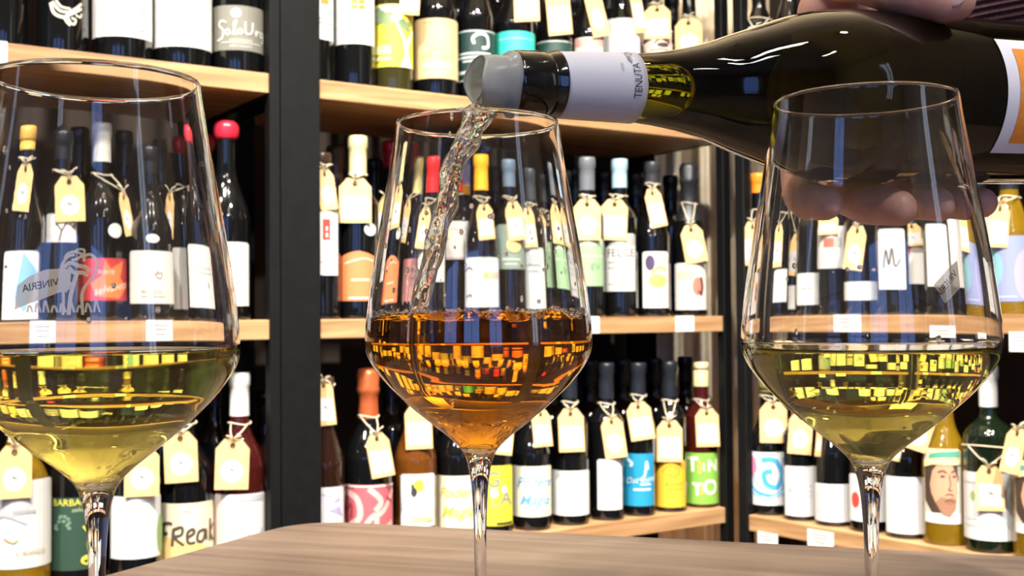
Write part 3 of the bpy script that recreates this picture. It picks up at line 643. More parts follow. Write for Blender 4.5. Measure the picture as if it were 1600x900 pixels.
B('L', 'M', 707, 60, 258, 'bordeaux', 'dark', ('#C83028', 300), (680, 733, 345, 405, '#E9E7E2'), [('#B88', [('r', -1, 0.02, 1, 0.05)]) if False else ('#C09088', [('r', -1, 0.02, 1, 0.05)]), ('#B9BBB9', [('r', -1, 0.78, 1, 0.98)])], 'dark bottle with grey-topped white label behind the poured stream', 'stream-side bottle', tags=[(688, 308, 372, 30, 8, 'round')])
B('L', 'M', 722, 48, 258, 'bordeaux', 'dark', ('#D9982E', 305), None, [], 'back row bottle with golden brown capsule beside the stream', 'golden brown capsule bottle', setback=0.15)
B('L', 'M', 754, 60, 243, 'burgundy', 'dark', ('#E8A42C', 298), (725, 784, 402, 480, '#E8E8DC'), [('#E8AE7C', [('r', 0.05, 0.58, 0.85, 0.70)]), ('#3C3A38', [('s', [(-0.9, 0.72), (-0.6, 0.8), (-0.4, 0.74)], 0.03), ('s', [(-0.8, 0.2), (-0.5, 0.25), (-0.5, 0.18)], 0.03)])],
  'dark bottle with golden orange capsule and cream square label', 'golden orange capsule bottle', tags=[(761, 318, 375, 34, -6, 'square')])
B('L', 'M', 806, 58, 250, 'bordeaux', 'dark', ('#5C6C7C', 292), (782, 832, 350, 420, '#7A8A80'), [('#D0D6D0', [('r', -0.6, 0.2, 0.6, 0.24), ('r', -0.4, 0.1, 0.4, 0.13)])], 'dark bottle with slate capsule and grey-green label through middle glass', 'slate capsule bottle', tags=[(815, 313, 376, 38, -7, 'square')], extras=[(797, 827, 371, 394, '#CDB97C')])
B('L', 'M', 850, 54, 262, 'bordeaux', 'dark', ('#34383E', 312), (830, 872, 385, 482, '#BDBFBE'), [(G, [('r', -0.6, 0.7, 0.5, 0.72), ('r', -0.6, 0.6, 0.3, 0.62)])], 'dark bottle with narrow light grey label near the glass right side', 'light grey label bottle', tags=[(844, 322, 386, 30, -6, 'square')])
B('L', 'M', 882, 46, 268, 'bordeaux', 'dark', ('#2A2E32', 312), (862, 898, 375, 447, '#8FAE88'), [('#B8CEB0', [('r', -0.6, 0.8, 0.5, 0.83)])], 'dark bottle with pale green label behind the middle glass right edge', 'half hidden pale green bottle', tags=[(874, 330, 386, 26, -8, 'square', 20)])
B('L', 'M', 919, 56, 247, 'bordeaux', 'dark', ('#6C7076', 298), (903, 946, 373, 447, '#93B48C'), [('#B8CEB0', [('r', -1, 0.86, 1, 0.98), ('r', -1, 0.62, 1, 0.65)]), ('#5E7E5C', [('t', 'EV', 0.35, 0.4, 0.2)])],
  'dark bottle with grey capsule and sage green label right of middle glass', 'sage green label bottle', tags=[(919, 311, 375, 42, 0, 'round')])
B('L', 'M', 970, 56, 250, 'bordeaux', 'dark', ('#A9CBDC', 294), (949, 994, 365, 455, '#D4D4D0'), [('#3C3C3C', [('t', 'FELCE', 0.0, 0.66, 0.2)]), ('#A8A8A4', [('r', -1, 0.8, 1, 0.98)]), (G, [('r', -0.8, 0.5, 0.6, 0.51), ('r', -0.8, 0.4, 0.6, 0.41), ('r', -0.8, 0.12, 0.6, 0.13)])],
  'dark bottle with light blue capsule and grey FELCE label', 'light blue capsule bottle', tags=[(961, 311, 375, 42, 3, 'square')])
B('L', 'M', 1021, 56, 254, 'burgundy', 'dark', ('#34363A', 291), (1008, 1048, 393, 481, '#ECECE6'), [('#4C3C60', [('e', -0.45, 0.8, 0.35, 0.14)]), ('#E8B468', [('s', [(-0.4, 0.6), (0.2, 0.72), (0.8, 0.66)], 0.06)]), ('#A8C468', [('e', 0.1, 0.48, 0.7, 0.12)]), ('#F4F0C8', [('e', 0.5, 0.85, 0.4, 0.08)])],
  'dark bottle with charcoal capsule and colourful landscape label', 'landscape label bottle', tags=[(1026, 292, 356, 30, -12, 'square')])
B('L', 'M', 1078, 56, 257, 'burgundy', 'dark', ('#303236', 346), (1059, 1108, 411, 484, '#EFE3DC'), [('#C87C6C', [('e', 0.3, 0.5, 0.3, 0.2)]), ('#4C2018', [('s', [(0.5, 0.7), (0.6, 0.5), (0.5, 0.3)], 0.06), ('s', [(0.3, 0.4), (0.5, 0.35)], 0.04)]), ('#F4C8A4', [('e', -0.3, 0.75, 0.5, 0.12)])],
  'sparkling wine bottle with long dark foil neck, end of middle shelf', 'dark foil sparkling bottle', tags=[(1085, 350, 412, 40, -10, 'round')], capstyle='champagne')
# middle shelf, right unit, seen through the right-hand glass
B('R', 'M', 1188, 44, 272, 'bordeaux', 'dark', ('#E88A28', 302), (1170, 1206, 418, 470, WH), [], 'dark bottle with orange capsule behind right glass left edge', 'orange capsule bottle', tags=[(1178, 345, 414, 28, 0, 'square')])
B('R', 'M', 1220, 44, 275, 'bordeaux', 'dark', ('#20242C', 320), (1203, 1240, 445, 482, WH), [], 'dark bottle with two kraft tags near the corner, behind right glass', 'corner bottle behind right glass', tags=[(1224, 362, 430, 32, 6, 'square'), (1247, 335, 372, 18, 6, 'round', 20)])
B('R', 'M', 1250, 46, 270, 'bordeaux', 'dark', ('#20242C', 315), (1229, 1269, 426, 476, '#EFEFEC'), [(G, [('r', -0.5, 0.5, 0.4, 0.53)])], 'dark bottle with low white square label behind the right glass', 'low white label bottle')
B('R', 'M', 1294, 52, 266, 'bordeaux', 'dark', ('#20242C', 312), (1267, 1320, 353, 419, '#ECEAE6'), [('#B86C5C', [('r', -0.4, 0.5, 0.1, 0.72)]), ('#A9A8A2', [('r', 0.1, 0.5, 0.5, 0.72)])], 'dark bottle with white label and small landscape picture, right shelf', 'small picture label bottle', tags=[(1288, 335, 366, 36, 0, 'square')])
B('R', 'M', 1344, 56, 262, 'bordeaux', 'dark', ('#20242C', 310), (1315, 1378, 440, 469, '#F0F0EC'), [], 'black bottle with low white strip label below the fingers', 'low white strip bottle', tags=[(1336, 350, 423, 38, 9, 'round')])
B('R', 'M', 1400, 60, 258, 'bordeaux', 'dark', ('#20242C', 305), (1377, 1422, 357, 452, '#F4F4F0'), [('#56585C', [('s', [(-0.6, 0.35), (-0.4, 0.65), (-0.2, 0.4), (0.0, 0.68), (0.2, 0.38), (0.6, 0.5)], 0.035)])], 'dark bottle with tall white label and scrawled signature', 'scrawled signature bottle')
B('R', 'M', 1443, 54, 258, 'bordeaux', 'dark', ('#20242C', 305), (1421, 1463, 372, 443, '#F0EEE8'), [('#B83C4C', [('s', [(-0.6, 0.9), (-0.4, 0.75), (-0.5, 0.65)], 0.05)]), ('#9C8C84', [('r', -0.3, 0.7, 0.6, 0.85)])], 'dark bottle with white label and red squiggle behind right glass', 'red squiggle label bottle', tags=[(1438, 348, 383, 34, -3, 'square')])
B('R', 'M', 1486, 56, 256, 'bordeaux', 'dark', ('#20242C', 302), (1465, 1508, 347, 446, '#F0F0EC'), [], 'dark bottle with plain tall white label behind right glass flag logo', 'plain tall white label bottle')
B('R', 'M', 1530, 58, 250, 'bordeaux', 'dark', ('#20242C', 300), (1512, 1547, 335, 446, WH), [], 'dark bottle with narrow white label just right of the right glass', 'narrow white label bottle')
B('R', 'M', 1580, 66, 245, 'burgundy', 'yellow', ('#20242C', 296), (1548, 1614, 368, 471, '#8C96C2'), [('#84B4C0', [('e', -0.6, 0.5, 0.35, 0.3)]), ('#A6A4D2', [('e', 0.5, 0.4, 0.4, 0.4)]), ('#C8D0E8', [('r', -0.7, 0.06, 0.2, 0.08)])], 'amber wine bottle with lavender blue gradient label, middle shelf right', 'lavender label bottle', tags=[(1565, 316, 386, 34, 5, 'square')])

# lower shelf, left unit
B('L', 'B', 30, 96, 600, 'burgundy', 'yellow', ('#D8C890', 640), (-20, 77, 752, 890, '#E6E6E4'), [('#C8C8CC', [('e', -0.2, 0.75, 0.5, 0.16)]), ('#A8A8AC', [('s', [(-0.6, 0.5), (-0.3, 0.6), (0.2, 0.5)], 0.02), ('r', -0.1, 0.62, 0.4, 0.66)]), ('#B9A46C', [('s', [(-0.3, 0.35), (-0.1, 0.3), (0, 0.33)], 0.02), ('t', 'IL BIANCO', 0.3, 0.17, 0.075)])],
  'golden white wine bottle with grey landscape label at left edge', 'golden white wine bottle', tags=[(24, 695, 778, 50, 0, 'round')])
B('L', 'B', 117, 78, 600, 'bordeaux', 'dark', ('#1A2418', 650), (80, 152, 778, 892, '#2C4A3C'), [('#E8E04C', [('t', 'BARBAGIA', 0.0, 0.93, 0.13), ('s', [(0.5, 0.62), (0.58, 0.5), (0.5, 0.35), (0.58, 0.2)], 0.05), ('e', 0.5, 0.13, 0.28, 0.07), ('s', [(0.3, 0.6), (0.55, 0.5), (0.8, 0.62)], 0.03)]), ('#B8C8A0', [('t', 'selvatico', 0.3, 0.83, 0.09, 0.3)]), ('#6C8C74', [('e', -0.4 + 0.25 * math.cos(i * 1.9), 0.66 + 0.09 * math.sin(i * 2.3), 0.07, 0.025) for i in range(12)]), ('#2C4A3C', [('e', 0.4, 0.12, 0.07, 0.02), ('e', 0.6, 0.14, 0.06, 0.02)])],
  'dark bottle with forest green label and yellow lettering', 'forest green label bottle')
B('L', 'B', 212, 82, 600, 'burgundy', 'dark', ('#26303A', 640), (176, 250, 776, 874, '#E9EDEE'), [('#8FAE6C', [('e', 0.98, 0.35, 0.2, 0.32)]), ('#A9B4B8', [('t', 'Sardegnana', 0.1, 0.5, 0.07), ('r', 0.1, 0.9, 0.4, 0.92)])],
  'dark bottle with pale blue-white label behind the left stem', 'pale blue-white label bottle', tags=[(221, 698, 776, 52, 0, 'round'), (124, 690, 760, 22, 8, 'round', 30)])
FREAK = [('s', [(-0.72, 0.12), (-0.66, 0.35), (-0.62, 0.62)], 0.05), ('s', [(-0.72, 0.6), (-0.5, 0.66), (-0.36, 0.64)], 0.045), ('s', [(-0.7, 0.38), (-0.5, 0.42)], 0.045),
         ('s', [(-0.36, 0.1), (-0.32, 0.52)], 0.05), ('s', [(-0.34, 0.5), (-0.1, 0.56), (-0.12, 0.38), (-0.3, 0.32), (-0.05, 0.12)], 0.045),
         ('s', [(0.02, 0.3), (0.2, 0.4), (0.18, 0.5), (0.04, 0.42), (0.06, 0.18), (0.24, 0.18)], 0.045),
         ('s', [(0.52, 0.46), (0.34, 0.42), (0.3, 0.22), (0.46, 0.2), (0.56, 0.46), (0.58, 0.2)], 0.045), ('s', [(0.74, 0.7), (0.72, 0.16)], 0.05), ('s', [(0.92, 0.56), (0.74, 0.36), (0.92, 0.14)], 0.045)]
B('L', 'B', 290, 86, 600, 'burgundy', 'dark', ('#1A1C20', 640), (248, 333, 787, 892, '#F1E6C8'), [('#EBCB84', [('p', [(-1, 0), (1, 0), (1, 0.25), (0.2, 0.42), (-1, 0.55)])]), ('#4C4238', [('p', [(a * 1, 0.28 + b * 0.62) for a, b in ()])] if False else [(k[0], [(a, 0.30 + b * 0.62) for a, b in k[1]], k[2]) for k in FREAK]), ('#8C8478', [('r', -0.1, 0.88, 0.1, 0.89), ('e', 0.1, 0.95, 0.02, 0.01)])],
  'dark bottle with cream label handwritten Freak', 'Freak label bottle', tags=[(283, 674, 753, 50, -2, 'round')])
B('L', 'B', 374, 82, 583, 'burgundy', 'rose', ('#F2F2EA', 649), (336, 414, 773, 885, '#EDE9E6'), [('#EBCFC2', [('e', -0.7, 0.6, 0.28, 0.34)]), ('#B8B8C0', [('r', -0.2, 0.9, 0.85, 0.98), ('t', 'TERRA', 0.2, 0.76, 0.09), ('s', [(-0.2, 0.3), (0.2, 0.45), (0.5, 0.35), (0.8, 0.5)], 0.04)]), ('#D0CCD4', [('s', [(-0.5, 0.15), (0, 0.3), (0.7, 0.2)], 0.05)])],
  'rose wine bottle with tall white capsule and pale label', 'white capsule rose bottle', tags=[(363, 685, 764, 51, 2, 'round')])
B('L', 'B', 415, 62, 610, 'burgundy', 'brown', None, None, [], 'brown back row bottle beside the left black post, lower shelf', 'brown back row bottle', setback=0.13, extras=[(404, 420, 745, 762, '#CFC8B8')])
# lower shelf, middle unit
B('L', 'B', 506, 66, 590, 'burgundy', 'brown', ('#4A3A30', 620), (480, 537, 762, 858, '#E4E2E8'), [('#A9A0C8', [('p', [(0.1, 0.62), (0.9, 0.5), (0.7, 0.68)]), ('s', [(-0.3, 0.9), (0.3, 0.85)], 0.02), ('s', [(0.4, 0.75), (0.7, 0.8)], 0.05)])],
  'brown glass bottle with lilac-marked white label by the post, lower shelf', 'lilac label bottle', tags=[(508, 593, 667, 32, -6, 'square')])
B('L', 'B', 575, 76, 577, 'burgundy', 'dark', ('#C8663C', 653), (538, 612, 758, 862, '#C8626C'), [('#F0B8B4', [('s', [(-1, 0.9), (-0.4, 0.8), (-0.3, 0.5), (-0.8, 0.35), (-1, 0.3)], 0.10), ('s', [(0.0, 0.95), (0.4, 0.75), (0.2, 0.6)], 0.09), ('s', [(0.95, 0.9), (0.5, 0.6), (0.1, 0.5)], 0.08), ('s', [(-0.4, 0.2), (0.2, 0.55), (0.3, 0.3), (0.9, 0.4)], 0.08)]), ('#A8404C', [('s', [(-0.9, 0.6), (-0.6, 0.7), (-0.6, 0.5)], 0.05), ('s', [(0.6, 0.8), (0.9, 0.7)], 0.05), ('s', [(0.1, 0.2), (0.6, 0.25)], 0.05)]), (WH, [('r', -1, 0.965, 1, 0.99)])],
  'sparkling wine bottle with copper foil and pink swirl label', 'copper foil bottle', tags=[(592, 675, 747, 42, -10, 'square')], capstyle='champagne')
B('L', 'B', 648, 68, 590, 'burgundy', 'amber', ('#E8E4D8', 620), (628, 681, 741, 824, '#ECECEE'), [('#E8D048', [('e', 0.0, 0.78, 0.28, 0.12)]), ('#34383C', [('e', -0.25, 0.66, 0.16, 0.09), ('e', -0.32, 0.76, 0.08, 0.06)]), ('#C8CCD8', [('p', [(-0.2, 0.6), (0.3, 0.55), (0.5, 0.2), (-0.1, 0.2)])]), ('#D8C890', [('r', -0.4, 0.1, 0.8, 0.18)])],
  'amber wine bottle with white label showing a yellow haired figure', 'yellow haired figure bottle', tags=[(653, 632, 702, 42, -2, 'square')])
B('L', 'B', 712, 66, 590, 'burgundy', 'dark', ('#1A1C20', 630), (679, 742, 744, 828, '#F0EDCC'), [('#D8C04C', [('t', 'Podere', 0.05, 0.68, 0.27, 0.35, 0, 0.012), ('t', 'Magia', 0.05, 0.32, 0.29, 0.35, 0, 0.012)])],
  'dark bottle with cream label lettered Podere Magia in pale yellow', 'yellow Podere Magia bottle')
B('L', 'B', 772, 56, 596, 'bordeaux', 'dark', ('#1A1C20', 630), (748, 800, 728, 822, '#E4DE3C'), [('#8C8C84', [('t', 'G', -0.15, 0.76, 0.36, 0, 0, 0.02), ('t', 'A', 0.5, 0.45, 0.34, 0, 0, 0.02), ('t', 'L', -0.1, 0.4, 0.3)]), ('#F4F0F0', [('e', -0.1, 0.55, 0.2, 0.08), ('e', 0.4, 0.6, 0.15, 0.06)]), (D, [('r', 0, 0.02, 0.9, 0.06)])],
  'dark bottle with vivid yellow label behind the middle stem', 'vivid yellow label bottle', tags=[(787, 655, 712, 32, 6, 'square')])
B('L', 'B', 829, 62, 596, 'burgundy', 'dark', ('#1A1C20', 632), (800, 860, 729, 808, '#F0EFD4'), [('#5CA0DC', [('t', 'Podere', 0.1, 0.68, 0.27, 0.35, 0, 0.012), ('t', 'Magia', 0.1, 0.32, 0.29, 0.35, 0, 0.012)])],
  'dark bottle with cream label lettered Podere Magia in light blue', 'blue Podere Magia bottle', tags=[(845, 640, 699, 34, -5, 'square')])
B('L', 'B', 889, 60, 568, 'bordeaux', 'dark', ('#20242C', 622), (861, 919, 736, 806, '#EFEFEC'), [('#C0BEC0', [('t', 'P', -0.6, 0.85, 0.2, 0.3), ('t', 'UCCRA', 0.2, 0.5, 0.18), ('r', -0.2, 0.14, 0.2, 0.16)])],
  'dark bottle with faint grey lettering on squarish white label, lower shelf', 'faint lettering white label bottle', tags=[(891, 638, 706, 40, -2, 'square')])
B('L', 'B', 946, 56, 567, 'bordeaux', 'dark', ('#20242C', 622), (934, 973, 718, 797, '#F1F1EE'), [('#B8B8B8', [('r', 0.2, 0.3, 0.6, 0.36), ('r', 0.1, 0.85, 0.3, 0.9)])],
  'dark bottle with narrow plain white label next to the blue label', 'narrow plain white label bottle', tags=[(957, 650, 717, 40, -8, 'round')])
B('L', 'B', 996, 52, 567, 'bordeaux', 'dark', ('#20242C', 622), (976, 1020, 709, 791, '#1E94C0'), [('#E8F4F8', [('s', [(0.0, 0.5), (0.3, 0.6), (0.4, 0.85), (0.5, 0.7)], 0.04), ('t', 'Oat kund', 0.05, 0.5, 0.17, 0.4, 5), ('r', -0.4, 0.30, 0.7, 0.335), ('r', 0.0, 0.40, 0.7, 0.43), ('s', [(-0.8, 0.9), (-0.5, 0.82), (-0.6, 0.75)], 0.06)])],
  'dark bottle with bright blue label', 'bright blue label bottle', tags=[(999, 627, 689, 44, -9, 'square')])
B('L', 'B', 1045, 52, 565, 'bordeaux', 'dark', ('#20242C', 620), (1025, 1069, 720, 793, '#F2BC38'), [('#DC9820', [('s', [(-0.6, 0.75), (-0.1, 0.9), (0.5, 0.8), (0.2, 0.65), (-0.2, 0.72)], 0.03), ('t', 'Rumori', 0.2, 0.5, 0.15, 0.3, 5), ('r', -0.3, 0.38, 0.7, 0.4)])],
  'dark bottle with golden yellow label', 'golden yellow label bottle', tags=[(1044, 657, 722, 40, 0, 'square')])
B('L', 'B', 1094, 52, 566, 'bordeaux', 'rose', ('#DED29C', 603), (1072, 1120, 708, 788, '#86C04C'), [('#F4F0E4', [('t', 'T', -0.55, 0.76, 0.4, 0, 0, 0.03), ('t', 'I', 0.05, 0.72, 0.22, 0, 0, 0.02), ('t', 'N', 0.55, 0.74, 0.32, 0, 0, 0.03), ('t', 'T', -0.3, 0.28, 0.34, 0, 0, 0.03), ('t', 'O', 0.4, 0.32, 0.4, 0, 0, 0.03)]), ('#F0A868', [('r', -0.25, 0.6, -0.12, 0.86), ('r', -0.12, 0.2, 0.0, 0.4)])],
  'rose wine bottle with lime green label in white capitals', 'lime green label bottle', tags=[(1103, 638, 698, 36, -2, 'square')], capstyle='cork')
# lower shelf, right unit
B('R', 'B', 1197, 58, 590, 'burgundy', 'dark', ('#8C8450', 612), (1170, 1230, 707, 790, '#EEEEF0'), [('#E88CB4', [('e', -0.75, 0.72, 0.25, 0.2)]), ('#4CA8E0', [('s', [(-0.3, 0.85), (0.2, 0.85), (0.5, 0.6), (0.3, 0.35), (-0.1, 0.4), (-0.2, 0.6), (0.1, 0.65)], 0.10), ('s', [(-1, 0.45), (-0.5, 0.25), (0.2, 0.2), (0.8, 0.4)], 0.06)]), ('#A8D8F0', [('s', [(-0.9, 0.35), (-0.2, 0.12), (0.7, 0.3)], 0.06), ('s', [(-0.6, 0.6), (-0.5, 0.4), (0, 0.3)], 0.05)])],
  'dark bottle with white label painted with a blue and pink wave', 'wave label bottle', tags=[(1206, 628, 692, 42, 0, 'round')])
B('R', 'B', 1246, 54, 600, 'bordeaux', 'dark', ('#20242C', 630), (1224, 1270, 729, 807, '#EFEFEF'), [('#D8948C', [('t', 'K', -0.5, 0.5, 0.25)]), ('#C8C8C8', [('r', 0.1, 0.6, 0.7, 0.615), ('r', 0.1, 0.5, 0.7, 0.515), ('r', 0.1, 0.4, 0.7, 0.415)])],
  'dark bottle with white label and pale red letter K', 'pale red letter bottle', tags=[(1248, 644, 710, 42, 4, 'round')])
B('R', 'B', 1298, 58, 600, 'burgundy', 'dark', ('#20242C', 640), (1270, 1326, 757, 816, '#F0F0F0'), [('#D0D0D0', [('r', -0.7, 0.7, 0.2, 0.72), ('r', -0.7, 0.3, 0.4, 0.32), ('r', -0.7, 0.24, 0.1, 0.26)])],
  'black bottle with low plain white label left of the right stem', 'low plain white label bottle', tags=[(1278, 662, 715, 16, 8, 'round', 50)])
B('R', 'B', 1352, 60, 600, 'burgundy', 'dark', ('#20242C', 640), (1325, 1380, 742, 816, '#F0F0F0'), [('#E0483C', [('e', -0.6, 0.45, 0.22, 0.17)])],
  'dark bottle with white label and red dot behind the right stem', 'red dot label bottle')
B('R', 'B', 1411, 66, 596, 'burgundy', 'dark', ('#20242C', 640), (1381, 1440, 746, 835, '#F2F2F4'), [('#B8C0D0', [('t', 'A PRIMO', 0.0, 0.55, 0.11), ('r', -0.3, 0.35, 0.3, 0.36)])],
  'dark bottle with tall white label beside the face label', 'white label bottle beside the face label', tags=[(1400, 668, 722, 22, 14, 'square', 30)])
def face(dx=0):
    return [('#F4F4F4', [('r', -1, 0.0, 1, 0.14)]),
            ('#4A382E', [('p', [(-0.95, 0.30), (-0.98, 0.78), (-0.6, 0.86), (0.8, 0.86), (0.86, 0.60), (0.6, 0.3), (0.0, 0.14), (-0.5, 0.14)])]),
            ('#D2A384', [('p', [(-0.45, 0.70), (-0.2, 0.78), (0.55, 0.79), (0.80, 0.62), (0.82, 0.42), (0.70, 0.20), (0.40, 0.09), (0.05, 0.12), (-0.30, 0.28), (-0.52, 0.40), (-0.60, 0.52)])]),
            ('#A87C62', [('p', [(-0.30, 0.28), (0.05, 0.12), (0.40, 0.09), (0.70, 0.20), (0.76, 0.32), (0.58, 0.36), (0.30, 0.34), (0.0, 0.36)])]),
            ('#6A4838', [('s', [(-0.15, 0.685), (0.08, 0.71), (0.28, 0.68)], 0.022), ('s', [(0.50, 0.685), (0.66, 0.71), (0.80, 0.68)], 0.022), ('e', 0.08, 0.635, 0.12, 0.016), ('e', 0.65, 0.635, 0.10, 0.016),
                         ('s', [(0.40, 0.66), (0.46, 0.52), (0.36, 0.455), (0.54, 0.45)], 0.014), ('s', [(0.16, 0.30), (0.42, 0.32), (0.64, 0.295)], 0.018), ('s', [(0.2, 0.385), (0.42, 0.40), (0.62, 0.38)], 0.016)]),
            ('#B4705C', [('e', 0.41, 0.285, 0.18, 0.016)]),
            ('#F2E8B0', [('p', [(-1, 0.74), (-0.4, 0.79), (1, 0.79), (1, 0.88), (-1, 0.84)]), ('p', [(-0.7, 0.84), (0.95, 0.86), (0.9, 1.0), (-0.6, 1.0)])]),
            ('#5CA894', [('p', [(-0.65, 0.86), (0.0, 0.885), (0.92, 0.89), (0.9, 0.98), (0.0, 0.965), (-0.6, 0.93)])])]
B('R', 'B', 1473, 72, 590, 'burgundy', 'yellow', ('#6C6A34', 612), (1438, 1492, 702, 819, '#E9E2D4'), face(), 'yellow-green glass bottle with label of a man in a straw hat', 'straw hat face label bottle', tags=[(1438, 645, 710, 40, 18, 'round')])
B('R', 'B', 1542, 78, 572, 'bordeaux', 'green', ('#F0F0EC', 635), (1503, 1582, 740, 846, '#EDEFF0'), [('#A8C468', [('e', -0.5, 0.65, 0.08, 0.07)]), ('#C8D0D4', [('p', [(0.3, 0.3), (0.9, 0.0), (1.0, 0.5), (0.7, 0.9)]), ('r', -0.9, 0.3, -0.2, 0.31), ('r', -0.9, 0.2, 0.2, 0.21), ('r', -0.9, 0.84, -0.3, 0.86)])],
  'dark green bottle with tall white screw cap and white label', 'white screw cap bottle', tags=[(1542, 727, 798, 40, -2, 'square')])
B('R', 'B', 1622, 86, 600, 'burgundy', 'yellow', ('#6C6A34', 622), (1577, 1640, 722, 838, '#E9E2D4'), face(), 'second straw hat face label bottle cut by the right edge', 'face label bottle at right edge', tags=[(1584, 668, 745, 34, 12, 'round')])

# rows that carry on just outside the frame, mirrored in the wine and the glasses
for bay, xs in (('L', (-80, -180, -290)), ('R', (1700, 1800))):
    for sh in 'TMB':
        for x in xs:
            if bay == 'R' and sh == 'T' and x == 1700: pass
            y0 = {'T': 20, 'M': 380, 'B': 760}[sh]
            B(bay, sh, x, 90, None, 'burgundy', 'dark', ('#2A2C30', None), (x - 36, x + 36, y0, y0 + 95, WH), [], 'dark white-labelled wine bottle beyond the %s picture edge, %s shelf' % ({'L': 'left', 'R': 'right'}[bay], {'T': 'upper', 'M': 'middle', 'B': 'lower'}[sh]), '', group='wine bottles beyond the picture edges, %s %s' % ({'L': 'left', 'R': 'right'}[bay], {'T': 'upper', 'M': 'middle', 'B': 'lower'}[sh]))
# second row, all alike black shapes behind the front row
for sh, xs in (('T', (590, 650, 716, 780, 840, 900, 955, 1005, 1055)), ('M', (120, 200, 270, 585, 640, 735, 780, 830, 900, 945, 995, 1050)), ('B', (150, 250, 335, 610, 680, 745, 800, 860, 920, 972, 1022, 1070))):
    for x in xs:
        B('L', sh, x, 60, None, 'bordeaux', 'dark', ('#15171B', None), None, [], 'plain dark bottle in the shaded second row of the %s shelf' % {'T': 'upper', 'M': 'middle', 'B': 'lower'}[sh], '', setback=0.15, group='second row bottles on the ' + {'T': 'upper', 'M': 'middle', 'B': 'lower'}[sh] + ' shelf')

BT.sort(key=lambda q: (q[1].get('setback') is not None, q[0][2] not in FIRST, '2A2C30' in str(q[0][7])))
for a_, k_ in BT: make_bottle(*a_, **k_)

# price labels on the shelf edges
def price_label(bay, shelf, px, wpx, label, drop=0.0):
    pl = PL if bay == 'L' else PR; P = pl.at(px, -0.0012); z = SHELF[shelf]
    wd = wpx * P.y / F / math.cos(pl.ang) * (1.0); root = empty('price_label', (P.x, P.y, z - drop - 0.035), pl.ang)
    tag(root, label, 'price label', 'price labels on the shelf edges')
    add('card', bevbox(-wd / 2, wd / 2, -0.0006, 0.0006, 0.004, 0.036, 0.0003, 1), PAPER, root)
    bm = bmesh.new()
    for k, zz in enumerate((0.027, 0.021, 0.013)):
        box(bm, -wd * (0.36 - 0.08 * k), wd * (0.30 - 0.05 * k), -0.0010, -0.0006, zz, zz + 0.0022)
    add('print', bm, flat('#9A9A98'), root)
for a in (('L', 'T', 0, 16, 'white price label on the upper shelf edge at the left picture edge'), ('L', 'M', 58, 36, 'white price label on middle shelf edge behind the etched flag of the left glass'),
          ('L', 'M', 260, 40, 'white price label on middle shelf edge behind the left glass, right one'), ('L', 'M', 925, 24, 'white price label on middle shelf just right of the middle glass'),
          ('L', 'M', 1070, 32, 'white price label on middle shelf under the dark foil sparkling bottle'), ('R', 'M', 1320, 34, 'white price label on right middle shelf behind the right glass'),
          ('R', 'M', 1490, 34, 'white price label low on right middle shelf near the flag logo', 0.02), ('R', 'B', 1277, 30, 'white price label on the lower right shelf above the table', 0.008),
          ('R', 'B', 1195, 24, 'small white price label under the wave label bottle', 0.03), ('R', 'M', 1595, 24, 'white price label below the lavender label bottle', 0.03)):
    price_label(*a)

# ------------------------------------------------------------------ wine glasses
# outer profile in metres for a bowl of 0.0476 radius at unit scale: z above the eye plane
S = 0.0476 / 175
OUT = [(0, 191, 127), (0, 224, 131.5), (0, 270, 139), (0, 320, 147.5), (0, 380, 158), (0, 440, 167.5), (0, 490, 174), (0, 520, 176.5), (0, 540, 176.5), (0, 556, 172.5), (0, 572, 164), (0, 590, 150), (0, 606, 136), (0, 636, 104), (0, 660, 75), (0, 682, 47), (0, 700, 29), (0, 716, 21), (0, 740, 15.5), (0, 775, 12), (0, 830, 9.7), (0, 900, 9.2)]
RIMZ = (495 - 191) * S
GH = 0.147 + RIMZ      # glass height above the table
def glass_profiles():
    o = [(r * S, RIMZ - (y - 191) * S) for _, y, r in OUT]   # top to stem
    o = catmull(o, 4)
    stem_end = -0.147 + 0.006
    o += [(0.0025, -0.12), (0.0025, stem_end + 0.004), (0.0034, stem_end), (0.007, stem_end - 0.0020), (0.018, stem_end - 0.0034), (0.032, stem_end - 0.0044), (0.0365, -0.147 + 0.0008), (0.0362, -0.147 + 0.0001), (0.030, -0.147), (0, -0.147 + 0.0004)]
    inner = []
    tips = -0.0545 * 1.0
    for r, z in o:
        if z < -0.052: break
        th = 0.0009 + max(0, (-0.02 - z)) * 0.05
        # wall thickness measured along the normal of the steep lower cone
        if z < -0.012: th *= 1.35
        inner.append((max(r - th, 0.0), z))
    inner = [q for q in inner if q[0] > 0.0075]
    zl = inner[-1][1]; rl = inner[-1][0]
    inner += [(rl * 0.72, zl - 0.0028), (rl * 0.4, zl - 0.0047), (0, zl - 0.0055)]
    return o, inner
GO, GI = glass_profiles()
def r_in(z): return interp(sorted([(b, a) for a, b in GI]), z)
def r_out(z): return interp(sorted([(b, a) for a, b in GO if b > -0.06]), z)
